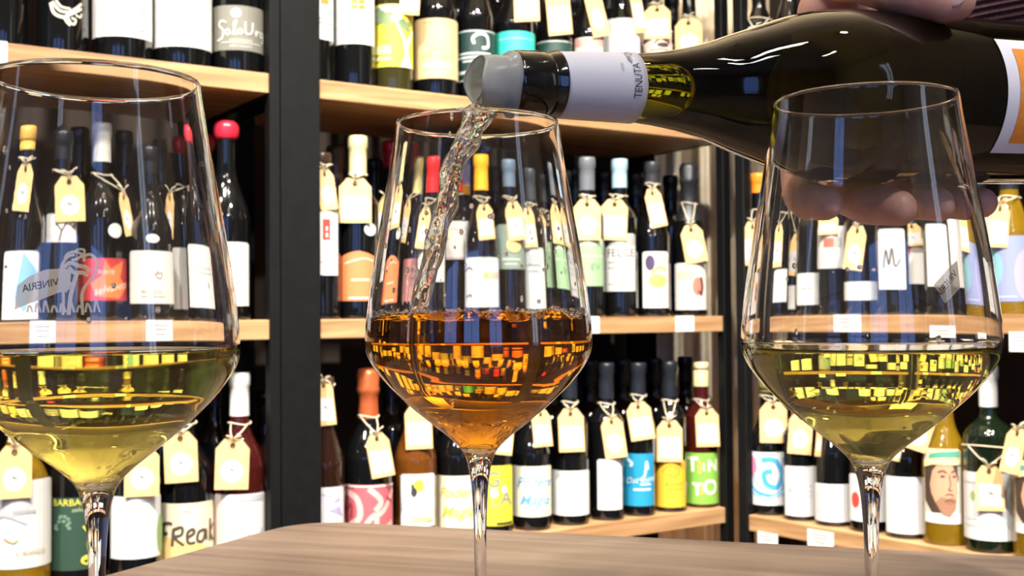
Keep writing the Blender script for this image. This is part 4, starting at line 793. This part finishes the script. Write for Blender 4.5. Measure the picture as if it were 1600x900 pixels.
def make_glass(px, Y, wine, level, label, wlabel, waves=0):
    P = on_depth(px, 495, Y)
    root = empty('wine_glass', (P.x, P.y, TZ)); tag(root, label, 'wine glass', 'stemmed wine glasses on the table')
    n = 96
    # one closed skin: outer from foot to rim, over the rim, inner down to the bottom
    prof = [(r, z + 0.147) for r, z in GO[::-1]]
    rr, rz = GO[0]
    prof = prof[:-1] + [(rr, rz + 0.147), (rr - 0.0002, rz + 0.147 + 0.0005), (rr - 0.00055, rz + 0.147 + 0.0006), (rr - 0.0009, rz + 0.147 + 0.0003)] + [(r, z + 0.147) for r, z in GI[1:]]
    bm = lathe(prof, n); bmesh.ops.recalc_face_normals(bm, faces=bm.faces[:])
    # part split: bowl above, stem and foot below share one continuous crystal body
    add('bowl', bm, GLASS, root, True)
    # wine
    lv = level
    wp = [(0, GI[-1][1] - 0.0002)]
    for r, z in GI[::-1][1:]:
        if z < lv - 0.0006: wp.append((r + 0.00025, z))
    bm = bmesh.new(); body = wp + [(r_in(lv) + 0.00025, lv)]
    nr = 26; R0 = r_in(lv) + 0.00025
    top = [(R0 * (1 - j / nr), lv) for j in range(1, nr)] + [(0, lv)]
    if waves == 0:
        top = [(R0 - 0.0006, lv - 0.0006), (R0 - 0.0016, lv - 0.0010), (R0 * 0.8, lv - 0.0011), (R0 * 0.4, lv - 0.0011), (0, lv - 0.0011)]
    lathe(body + top, n, bm)
    if waves:
        for v in bm.verts:
            if v.co.z > lv - 0.00001:
                r = math.hypot(v.co.x, v.co.y); a = math.atan2(v.co.y, v.co.x); e = r / R0
                h = 0.0009 * math.sin(a * 9 + 3 * e) + 0.0011 * math.sin(r * 420 + 2 * math.sin(a * 3)) + 0.0016 * noise.noise(Vector((v.co.x * 130, v.co.y * 130, 2.0)))
                h += 0.0018 * e ** 6 * (0.6 + 0.7 * noise.noise(Vector((math.cos(a) * 6, math.sin(a) * 6, 5))))
                if a > 0: h += 0.0
                v.co.z += h * waves
    bmesh.ops.recalc_face_normals(bm, faces=bm.faces[:])
    wo = add('wine', bm, wine, None, True, loc=(P.x, P.y, TZ + 0.147)); tag(wo, wlabel, 'wine')
    return root, P
gl, PLg = make_glass(152, 0.398, WHITEWINE, -0.0100, 'large stemmed wine glass at left with etched logo and pale wine', 'pale straw wine in the left glass')
gm, PMg = make_glass(748, 0.490, ORANGEWINE, 0.0000, 'middle stemmed wine glass being filled with amber wine', 'dark amber wine filling the middle glass', 1.0)
gr, PRg = make_glass(1356, 0.444, WHITEWINE, -0.0125, 'right stemmed wine glass below the held bottle with pale wine', 'pale straw wine in the right glass')

# etched marks on the far side of the bowls, written to be read from the far side
ETCH = bpy.data.materials.new('acid etched glass'); ETCH.use_nodes = True; nt = ETCH.node_tree; nt.nodes.clear()
_o = nt.nodes.new('ShaderNodeOutputMaterial'); _m = nt.nodes.new('ShaderNodeMixShader'); _t = nt.nodes.new('ShaderNodeBsdfTransparent'); _d = nt.nodes.new('ShaderNodeBsdfTranslucent'); _e = nt.nodes.new('ShaderNodeBsdfDiffuse'); _a = nt.nodes.new('ShaderNodeAddShader')
_m.inputs[0].default_value = 0.8; _d.inputs[0].default_value = (0.62, 0.62, 0.62, 1); _e.inputs[0].default_value = (0.36, 0.36, 0.36, 1)
nt.links.new(_d.outputs[0], _a.inputs[0]); nt.links.new(_e.outputs[0], _a.inputs[1]); nt.links.new(_t.outputs[0], _m.inputs[1]); nt.links.new(_a.outputs[0], _m.inputs[2]); nt.links.new(_m.outputs[0], _o.inputs[0])
def far_hit(P, px, py):
    d = ray(px, py); o = Vector((0, 0, CAMZ)); t = P.y - 0.06; inside = False
    t = 0.2
    while t < 0.8:
        q = o + d * t; r = math.hypot(q.x - P.x, q.y - P.y); zz = q.z - CAMZ
        if r < r_out(zz): inside = True
        elif inside: return math.atan2(q.x - P.x, q.y - P.y), zz     # angle from +Y towards +X
        t += 0.0004
    return 0, 0
def etch(root, P, px, py, items, size, rot=0, mirror=True, m=None, name='etched_logo', lift=0.0007):
    """items drawn in millimetre-like units (size = metres per unit); x runs to the viewer's right on the far wall"""
    a0, z0 = far_hit(P, px, py); bm = art_bm(items, 2, 1); bm.transform(Matrix.Rotation(math.radians(rot), 4, 'Z') @ Matrix.Scale(size, 4))
    bmesh.ops.triangulate(bm, faces=bm.faces[:]); bmesh.ops.subdivide_edges(bm, edges=[e for e in bm.edges if e.calc_length() > 0.004], cuts=2, use_grid_fill=True)
    for v in bm.verts:
        z = z0 + v.co.y; r = r_out(z) + lift; a = a0 + v.co.x / r
        v.co = Vector((r * math.sin(a), r * math.cos(a), z + 0.147))
    o = add(name, bm, m or ETCH, root); o['label'] = 'white frosted logo etched on the glass'; return o
def mirror_text(s, u, v, size, shear=0):
    b = text_bm(s, size, shear, 0.02); b.transform(Matrix.Translation((u, v, 0)) @ Matrix.Scale(-1, 4, (1, 0, 0))); return b
def etch_text(root, P, px, py, s, size, rot, m, lift=0.0003):
    a0, z0 = far_hit(P, px, py); bm = text_bm(s, size, 0, 0.01); bm.transform(Matrix.Rotation(math.radians(rot), 4, 'Z') @ Matrix.Scale(-1, 4, (1, 0, 0)))
    bmesh.ops.triangulate(bm, faces=bm.faces[:])
    for v in bm.verts:
        z = z0 + v.co.y; r = r_out(z) + lift; a = a0 + v.co.x / r; v.co = Vector((r * math.sin(a), r * math.cos(a), z + 0.147))
    return add('etched_lettering', bm, m, root)
U = 0.00026     # metres per photo pixel at the far wall of the left glass
FLAG = [('p', [(-42, -2), (-24, 12), (0, 22), (24, 24), (36, 22), (36, -6), (18, -12), (-6, -22), (-30, -30), (-44, -36)])]
INK = mat('clear letters in the etching', '#26241F', 0.5)
etch(gl, PLg, 70, 445, FLAG, U)
etch_text(gl, PLg, 62, 446, 'VINERIA', 15 * U, 12, INK)
VINE = [('s', [(-14, -46), (-14, -20), (-16, 6), (-18, 24), (-10, 38), (0, 42)], 4), ('s', [(14, -46), (12, -18), (16, -4), (28, 12), (32, 30), (24, 42), (14, 40), (14, 32)], 4.5),
        ('s', [(-14, 36), (-8, 44), (2, 46), (10, 42), (4, 36), (-4, 34)], 4), ('s', [(0, 46), (6, 50), (14, 48), (10, 38)], 3.5), ('s', [(-16, 22), (-6, 30), (6, 26), (16, 24), (22, 18)], 6),
        ('s', [(-8, 24), (0, 16), (12, 16), (20, 12)], 6), ('s', [(-6, -46), (-4, -20), (0, 0), (4, 14)], 6), ('s', [(-18, 10), (-12, 18), (-6, 12)], 4), ('s', [(-12, -12), (-4, 2)], 5)]
etch(gl, PLg, 115, 443, VINE, U)
etch(gl, PLg, 98, 484, [('s', [(-52 + 12 * i, -4), (-50 + 12 * i, 5 + 4 * (i % 3)), (-46 + 12 * i, 3), (-44 + 12 * i, -4)], 3.2) for i in range(9)], U)
FROST = mat('clear letters in the right etching', '#1E1E20', 0.5)
etch(gr, PRg, 1482, 444, [('p', [(-27, 0), (-10, -30), (2, -22), (24, -6), (24, 36), (8, 28)])], U * 1.0)
etch_text(gr, PRg, 1481, 444, 'VINERIA', 15 * U, 42, FROST)
etch(gm, PMg, 638, 440, [('s', [(-10, -40), (-8, -10), (-12, 10), (-4, 24), (6, 26)], 2.5), ('s', [(8, -40), (8, -14), (14, 6), (14, 22), (4, 30)], 2.5), ('s', [(-8, 10), (0, 18), (8, 8), (12, 16)], 3), ('s', [(0, -38), (2, -10), (-2, 6)], 3)], U, m=ETCH)

# froth where the wine meets the middle glass
rnd = random.Random(11); bm = bmesh.new(); R_ = r_in(0.0)
FROTH = glassmat('froth bubble', 1.25)
for _ in range(620):
    a = rnd.uniform(0, 2 * PI); rr = R_ - abs(rnd.gauss(0, 0.0016)) - 0.0006; s_ = rnd.uniform(0.0004, 0.0011)
    z_ = 0.0012 + 0.0010 * noise.noise(Vector((math.cos(a) * 5, math.sin(a) * 5, 1))) + rnd.uniform(-0.0004, 0.0014) + 0.0008 * math.sin(a * 14)
    bmesh.ops.create_icosphere(bm, subdivisions=1, radius=s_, matrix=Matrix.Translation((rr * math.sin(a), rr * math.cos(a), z_ + 0.147)) @ Matrix.Diagonal((1, 1, 0.8, 1)))
o = add('froth', bm, FROTH, gm, True); o['kind'] = 'stuff'; o['label'] = 'thin ring of froth on the wine surface'

# splash drops clinging to the bowls
def drops(root, P, zlo, zhi, cnt, seed, label):
    rnd = random.Random(seed); bm = bmesh.new()
    for _ in range(cnt):
        z = rnd.uniform(zlo, zhi) if rnd.random() < 0.5 else zlo + (zhi - zlo) * rnd.random() ** 2; a = rnd.uniform(0, 2 * PI); r = r_in(z) - 0.0002; s = rnd.uniform(0.0003, 0.0011)
        q = Vector((r * math.sin(a), r * math.cos(a), z + 0.147)); rad = Vector((math.sin(a), math.cos(a), 0))
        m_ = Matrix.Translation(q) @ rad.to_track_quat('Z', 'Y').to_matrix().to_4x4() @ Matrix.Diagonal((s, s * rnd.uniform(0.9, 1.8), s * 0.5, 1))
        bmesh.ops.create_icosphere(bm, subdivisions=2, radius=1, matrix=m_)
    o = add('droplets', bm, WATER, root, True); o['kind'] = 'stuff'; o['label'] = label
WATER = glassmat('drop of wine', 1.34)
drops(gm, PMg, 0.003, 0.045, 80, 3, 'tiny splash drops clinging inside the bowl')
drops(gl, PLg, -0.006, 0.06, 22, 4, 'tiny drops clinging inside the bowl')
drops(gr, PRg, -0.009, 0.03, 25, 5, 'tiny drops clinging inside the bowl')

# ------------------------------------------------------------------ held bottle, pouring
M0 = on_depth(797, 130, 0.495); M1 = on_depth(1506, 159, 0.600)
ax = (M1 - M0).normalized()
hb = empty('held_wine_bottle', M0); hb.rotation_euler = ax.to_track_quat('Z', 'Y').to_euler()
tag(hb, 'dark olive bottle held sideways, pouring, with white neck band', 'bottle')
# local frame: z along the bottle from mouth to base
Rq = ax.to_track_quat('Z', 'Y')
viewdir = (Vector((0, 0, CAMZ)) - M0); vl = Rq.inverted() @ viewdir; A0 = math.atan2(vl.x, -vl.y)   # lathe angle that faces the viewer (x = sin a, y = -cos a)
mid = (Vector((0, 0, CAMZ)) - M1); ml = Rq.inverted() @ mid; A1 = math.atan2(ml.x, -ml.y)
upl = Rq.inverted() @ Vector((0, 0, 1)); AU = math.atan2(upl.x, -upl.y)
sgn = 1 if ((AU - A0 + PI) % (2 * PI) - PI) > 0 else -1         # direction of angle that goes up
hp = [(0.0125, 0.0006), (0.0130, 0.003), (0.0134, 0.010), (0.0133, 0.0158), (0.0127, 0.0168), (0.0136, 0.019), (0.0143, 0.03), (0.0150, 0.05), (0.0156, 0.062), (0.0175, 0.078), (0.0217, 0.0977), (0.0268, 0.113), (0.0319, 0.129), (0.0364, 0.143), (0.0398, 0.156), (0.0420, 0.170), (0.0426, 0.185), (0.0427, 0.26), (0.0427, 0.355), (0.041, 0.364), (0.037, 0.368)]
hp = [(r * 1.0, z) for r, z in hp]
prof = [(0, 0), (0.009, 0.0), ] + catmull(hp, 3) + [(0.02, 0.364), (0, 0.35)]
b = lathe(prof, 72); bmesh.ops.recalc_face_normals(b, faces=b.faces[:]); add('glass', b, BGLASS, hb, True)
CAPM = mat('glossy black capsule', '#0C0B0A', 0.12, coat=0.5)
b = lathe(catmull([(0.0132, -0.0006), (0.0140, 0.001), (0.0143, 0.004), (0.0144, 0.012), (0.0142, 0.0155), (0.0136, 0.0165), (0.0140, 0.018), (0.0150, 0.0215)], 4), 72)
for v in b.verts:
    k = 1 + 0.012 * noise.noise(v.co * 300); v.co.x *= k; v.co.y *= k
o = add('capsule', b, CAPM, hb, True); o.modifiers.new('s', 'SOLIDIFY').thickness = 0.0006
NECKP = mat('white neck band', '#CFCFD8', 0.6)
hptab = [(z, r) for r, z in catmull(hp, 3)]
n = 72; zs = [0.0195 + (0.0595 - 0.0195) * i / 8 for i in range(9)]
b = lathe([(interp(hptab, z) + 0.0006, z) for z in zs], n); add('neck_band', b, NECKP, hb, True).modifiers.new('s', 'SOLIDIFY').thickness = 0.0003
nb = hb.children[-1]
INKB = flat('#3C3C42')
def on_neck(bm, zc, ac, par, m, name):
    """artwork x runs up round the neck, y runs towards the mouth"""
    for v in bm.verts:
        z = zc - v.co.y; r = interp(hptab, z) + 0.0011; a = ac + sgn * v.co.x / r; v.co = Vector((r * math.sin(a), -r * math.cos(a), z))
    return add(name, bm, m, par)
b = text_bm('TENUTA', 0.0052, 0, 0.0); b.transform(Matrix.Scale(0.82, 4, (1, 0, 0)))
on_neck(b, 0.0548, A0 + sgn * 0.24, nb, INKB, 'lettering')
b = text_bm('DO', 0.0052, 0, 0.0); b.transform(Matrix.Scale(0.82, 4, (1, 0, 0))); on_neck(b, 0.0540, A0 + sgn * 1.30, nb, INKB, 'lettering')
b = art_bm([('s', [(-0.002, 0), (0.0, 0.0006), (0.003, 0.0004)], 0.0003)] + [('s', [(x, 0.0004), (x + 0.0008, 0.0004 + s_ * 0.0013)], 0.0003) for x in (-0.001, 0.0004, 0.0018) for s_ in (-1, 1)], 2, 1)
on_neck(b, 0.0530, A0 + sgn * 0.86, nb, INKB, 'leaf_sprig')
b = text_bm('vino', 0.0026, 0, 0.0); on_neck(b, 0.0475, A0 + sgn * 0.62, nb, flat('#A8A8AE'), 'lettering')
# main label: white border, orange field
def body_patch(z0, z1, a0, a1, dr, m, name, par, inset=None):
    bm = bmesh.new(); N = 24; K = 12; g = [[bm.verts.new(((interp(hptab, z0 + (z1 - z0) * j / K) + dr) * math.sin(a0 + (a1 - a0) * i / N), -(interp(hptab, z0 + (z1 - z0) * j / K) + dr) * math.cos(a0 + (a1 - a0) * i / N), z0 + (z1 - z0) * j / K)) for j in range(K + 1)] for i in range(N + 1)]
    for i in range(N):
        for j in range(K): bm.faces.new((g[i][j], g[i + 1][j], g[i + 1][j + 1], g[i][j + 1]))
    bmesh.ops.recalc_face_normals(bm, faces=bm.faces[:]); o = add(name, bm, m, par, True); return o
LBW = mat('label white border', '#E2E2EC', 0.6); LBO = noisy('orange label field', '#F09A38', '#E88A28', (1, 1, 1), 300, 2, 0.6)
lb = body_patch(0.2445, 0.345, A1 + sgn * 0.80, A1 - sgn * 0.60, 0.0004, LBW, 'label', hb)
of = body_patch(0.2525, 0.337, A1 + sgn * 0.66, A1 - sgn * 0.46, 0.0007, LBO, 'orange_field', lb)

# pourer: a rolled film of translucent plastic in the mouth
FILM = bpy.data.materials.new('translucent plastic film'); FILM.use_nodes = True
pb = FILM.node_tree.nodes['Principled BSDF']; pb.inputs['Base Color'].default_value = (0.62, 0.62, 0.58, 1); pb.inputs['Roughness'].default_value = 0.25; pb.inputs['Transmission Weight'].default_value = 0.55; pb.inputs['IOR'].default_value = 1.2
bm = bmesh.new(); N = 64; K = 14; g = []
for i in range(N + 1):
    a = 2 * PI * i / N * 1.04; row = []
    for j in range(K + 1):
        t = j / K; z = 0.006 - 0.0215 * t
        z += 0.0022 * math.sin(a * 2 + 1.0) * t
        r = 0.0112 + 0.0006 * i / N + (0.0012 * math.exp(-((t - 0.32) / 0.10) ** 2)) - 0.0012 * t + 0.0007 * math.sin(a * 3 + 5 * t)
        if 0.22 < t < 0.42: r += 0.0016
        row.append(bm.verts.new((r * math.sin(a), -r * math.cos(a), z)))
    g.append(row)
for i in range(N):
    for j in range(K): bm.faces.new((g[i][j], g[i + 1][j], g[i + 1][j + 1], g[i][j + 1]))
po = add('pouring_spout', bm, FILM, None, True); po.location = hb.location; po.rotation_euler = hb.rotation_euler
po.modifiers.new('s', 'SOLIDIFY').thickness = 0.0005
tag(po, 'translucent rolled plastic pouring spout in the tilted bottle mouth', 'pouring spout')

# stream of wine
sp = [(772, 150, 0.494), (752, 178, 0.491), (732, 212, 0.490), (714, 250, 0.489), (701, 295, 0.488), (690, 345, 0.487), (676, 400, 0.486), (663, 450, 0.486), (655, 500, 0.486)]
wd = [17, 20, 18, 16.5, 16, 15, 14, 13, 15]
pts = catmull([tuple(on_depth(*q)) for q in sp], 9); ws = [q[0] for q in catmull([(x * 0.49 / F, 0) for x in wd], 9)]
bm = bmesh.new(); rings = []; N = 28
for i, q in enumerate(pts):
    q = Vector(q); a = Vector(pts[max(i - 1, 0)]); c = Vector(pts[min(i + 1, len(pts) - 1)]); t = (c - a).normalized(); s1 = t.cross(Vector((0, 1, 0))).normalized(); s2 = s1.cross(t)
    ring = []
    for k in range(N):
        th = 2 * PI * k / N; tw = i * 0.16
        r = ws[i] * (1 + 0.16 * math.sin(3 * th + tw * 2.2) + 0.13 * math.sin(5 * th - tw * 1.6) + 0.18 * noise.noise(Vector((math.cos(th) * 1.4, math.sin(th) * 1.4, i * 0.22))))
        ring.append(bm.verts.new(q + s1 * r * math.cos(th) + s2 * r * 0.55 * math.sin(th)))
    rings.append(ring)
for A_, B_ in zip(rings, rings[1:]):
    for k in range(N): bm.faces.new((A_[k], A_[(k + 1) % N], B_[(k + 1) % N], B_[k]))
bm.faces.new(rings[0][::-1]); bm.faces.new(rings[-1]); bmesh.ops.recalc_face_normals(bm, faces=bm.faces[:])
tag(add('wine_stream', bm, STREAM, None, True), 'rippling stream of wine pouring into the middle glass', 'wine')
for k, (x, y, s) in enumerate(((706, 183, 0.0010), (703, 210, 0.0008))):
    bm = bmesh.new(); bmesh.ops.create_icosphere(bm, subdivisions=3, radius=s); bm.transform(Matrix.Diagonal((0.8, 0.8, 1.7, 1)))
    o = add('wine_drop', bm, WATER, None, True, loc=on_depth(x, y, 0.488)); tag(o, ('upper' if k == 0 else 'lower') + ' stray drop of wine left of the poured stream', 'wine drop')

nt = STREAM.node_tree; g_ = [n for n in nt.nodes if n.type == 'BSDF_GLASS'][0]; o_ = [n for n in nt.nodes if n.type == 'OUTPUT_MATERIAL'][0]
mx = nt.nodes.new('ShaderNodeMixShader'); tr = nt.nodes.new('ShaderNodeBsdfTranslucent'); tr.inputs[0].default_value = (0.95, 0.90, 0.76, 1); mx.inputs[0].default_value = 0.12
nt.links.new(g_.outputs[0], mx.inputs[1]); nt.links.new(tr.outputs[0], mx.inputs[2]); nt.links.new(mx.outputs[0], o_.inputs['Surface'])

# ------------------------------------------------------------------ hand and sleeve
def capsule(bm, a, b, ra, rb, n=16):
    a = Vector(a); b = Vector(b); K = 5; t = (b - a).normalized(); s = t.orthogonal().normalized(); q = t.cross(s)
    rings = []
    for j in range(K + 1):
        ph = -PI / 2 + PI / 2 * j / K; rings.append((a + t * ra * math.sin(ph), ra * math.cos(ph)))
    for j in range(K + 1):
        ph = PI / 2 * j / K; rings.append((b + t * rb * math.sin(ph), rb * math.cos(ph)))
    vs = []
    for c, r in rings:
        if r < 1e-6: vs.append([bm.verts.new(c)])
        else: vs.append([bm.verts.new(c + (s * math.cos(2 * PI * k / n) + q * math.sin(2 * PI * k / n)) * r) for k in range(n)])
    for A_, B_ in zip(vs, vs[1:]):
        for k in range(n):
            m_ = (k + 1) % n
            if len(A_) == 1: bm.faces.new((A_[0], B_[m_], B_[k]))
            elif len(B_) == 1: bm.faces.new((A_[k], A_[m_], B_[0]))
            else: bm.faces.new((A_[k], A_[m_], B_[m_], B_[k]))
def chain(bm, pts, rs):
    for (a, b), (ra, rb) in zip(zip(pts, pts[1:]), zip(rs, rs[1:])): capsule(bm, a, b, ra, rb)
def P3(x, y, Y): return on_depth(x, y, Y)
bm = bmesh.new()
YB = 0.585
# fingers come from the palm behind the bottle, under it and curl towards the viewer
FING = [([P3(1236, 150, 0.648), P3(1226, 255, 0.632), P3(1240, 300, 0.602), P3(1258, 314, 0.580), P3(1288, 318, 0.566)], [0.0115, 0.0110, 0.0105, 0.0100, 0.0086]),
        ([P3(1312, 150, 0.655), P3(1300, 260, 0.640), P3(1318, 300, 0.612), P3(1356, 317, 0.588), P3(1408, 325, 0.570)], [0.0120, 0.0116, 0.0118, 0.0115, 0.0092]),
        ([P3(1390, 150, 0.662), P3(1385, 260, 0.655), P3(1400, 298, 0.635), P3(1430, 312, 0.610), P3(1480, 318, 0.594)], [0.0120, 0.0116, 0.0112, 0.0108, 0.0090]),
        ([P3(1455, 150, 0.670), P3(1455, 255, 0.665), P3(1468, 296, 0.645), P3(1494, 312, 0.622), P3(1534, 317, 0.606)], [0.0110, 0.0106, 0.0104, 0.0100, 0.0082])]
for pts_, rs in FING: chain(bm, pts_, rs)
chain(bm, [P3(1262, 90, 0.655), P3(1380, 60, 0.668), P3(1470, 90, 0.675)], [0.017, 0.020, 0.018])
chain(bm, [P3(1250, 170, 0.652), P3(1350, 160, 0.668), P3(1465, 165, 0.676)], [0.013, 0.015, 0.013])
chain(bm, [P3(1290, 20, 0.645), P3(1400, 20, 0.672), P3(1500, 50, 0.685)], [0.016, 0.022, 0.020])
# wrist into the sleeve
chain(bm, [P3(1400, 60, 0.672), P3(1520, 30, 0.700), P3(1640, 0, 0.735)], [0.026, 0.025, 0.027])
# thumb over the top of the bottle
chain(bm, [P3(1320, 40, 0.655), P3(1310, -40, 0.630), P3(1345, -34, 0.590), P3(1405, -14, 0.562), P3(1480, 0, 0.552)], [0.017, 0.0150, 0.0125, 0.0118, 0.0112])
capsule(bm, P3(1480, 1, 0.552), P3(1492, 2, 0.552), 0.0115, 0.0098)
SKIN = noisy('skin', '#D9A592', '#C88E7E', (1, 1, 1), 90, 4, 0.5, 0.25); SKIN.node_tree.nodes['Principled BSDF'].inputs['Subsurface Weight'].default_value = 0.15
SKIN.node_tree.nodes['Principled BSDF'].inputs['Subsurface Radius'].default_value = (0.006, 0.002, 0.001)
pr_ = empty('person', P3(1400, 60, 0.70)); tag(pr_, 'person mostly out of view, hand gripping the tilted bottle, brown ribbed knit sleeve', 'person')
bm.transform(Matrix.Translation(-pr_.location))
ho = add('hand', bm, SKIN, pr_, True)
rm = ho.modifiers.new('r', 'REMESH'); rm.mode = 'VOXEL'; rm.voxel_size = 0.0014; rm.use_smooth_shade = True
s_ = ho.modifiers.new('s', 'SMOOTH'); s_.iterations = 6; s_.factor = 0.5
# thumb nail on the side of the thumb that faces the viewer
nc = P3(1484, -2, 0.552); vd = (Vector((0, 0, CAMZ)) - nc).normalized(); vd = (vd + Vector((0, 0, 0.35))).normalized()
ta = (P3(1492, 2, 0.552) - P3(1405, -14, 0.562)).normalized(); sb = vd.cross(ta).normalized(); 
bm = bmesh.new(); rows = []
for i in range(9):
    u = -1 + 2 * i / 8; row = []
    for j in range(9):
        v = -1 + 2 * j / 8; th = v * 0.72 * math.sqrt(max(0.05, 1 - 0.75 * abs(u) ** 3.5)); rr = 0.0113 - 0.0008 * (u > 0.7)
        row.append(bm.verts.new(nc - pr_.location + ta * (u * 0.0078) + (vd * math.cos(th) + sb * math.sin(th)) * rr))
    rows.append(row)
for i in range(8):
    for j in range(8): bm.faces.new((rows[i][j], rows[i][j + 1], rows[i + 1][j + 1], rows[i + 1][j]))
bmesh.ops.recalc_face_normals(bm, faces=bm.faces[:])
no = add('thumbnail', bm, mat('finger nail', '#E6BDB6', 0.25, coat=0.3), pr_, True); no.modifiers.new('s', 'SOLIDIFY').thickness = 0.0005
# sleeve: ribs run along the arm
KNIT = noisy('brown ribbed knit', '#5A3638', '#3E2224', (1, 1, 1), 500, 3, 0.95, 0.4)
axp = catmull([tuple(P3(1412, 34, 0.655)), tuple(P3(1560, 2, 0.695)), tuple(P3(1760, -55, 0.77)), tuple(P3(1990, -150, 0.88)), tuple(P3(2250, -300, 1.05))], 10)
rsl = [q[0] for q in catmull([(0.043, 0), (0.045, 0), (0.046, 0), (0.052, 0), (0.06, 0)], 10)]
bm = bmesh.new(); N = 432; rings = []
for i, q in enumerate(axp):
    q = Vector(q); t = (Vector(axp[min(i + 1, len(axp) - 1)]) - Vector(axp[max(i - 1, 0)])).normalized(); s1 = t.cross(Vector((0, 0, 1))).normalized(); s2 = s1.cross(t)
    rings.append([bm.verts.new(q - pr_.location + (s1 * math.cos(2 * PI * k / N) + s2 * math.sin(2 * PI * k / N)) * (rsl[i] + 0.0011 * math.cos(72 * 2 * PI * k / N) + 0.0006 * math.sin(i * 1.3))) for k in range(N)])
for A_, B_ in zip(rings, rings[1:]):
    for k in range(N): bm.faces.new((A_[k], A_[(k + 1) % N], B_[(k + 1) % N], B_[k]))
bmesh.ops.recalc_face_normals(bm, faces=bm.faces[:])
so = add('sleeve', bm, KNIT, pr_, True); so.modifiers.new('s', 'SOLIDIFY').thickness = 0.0025
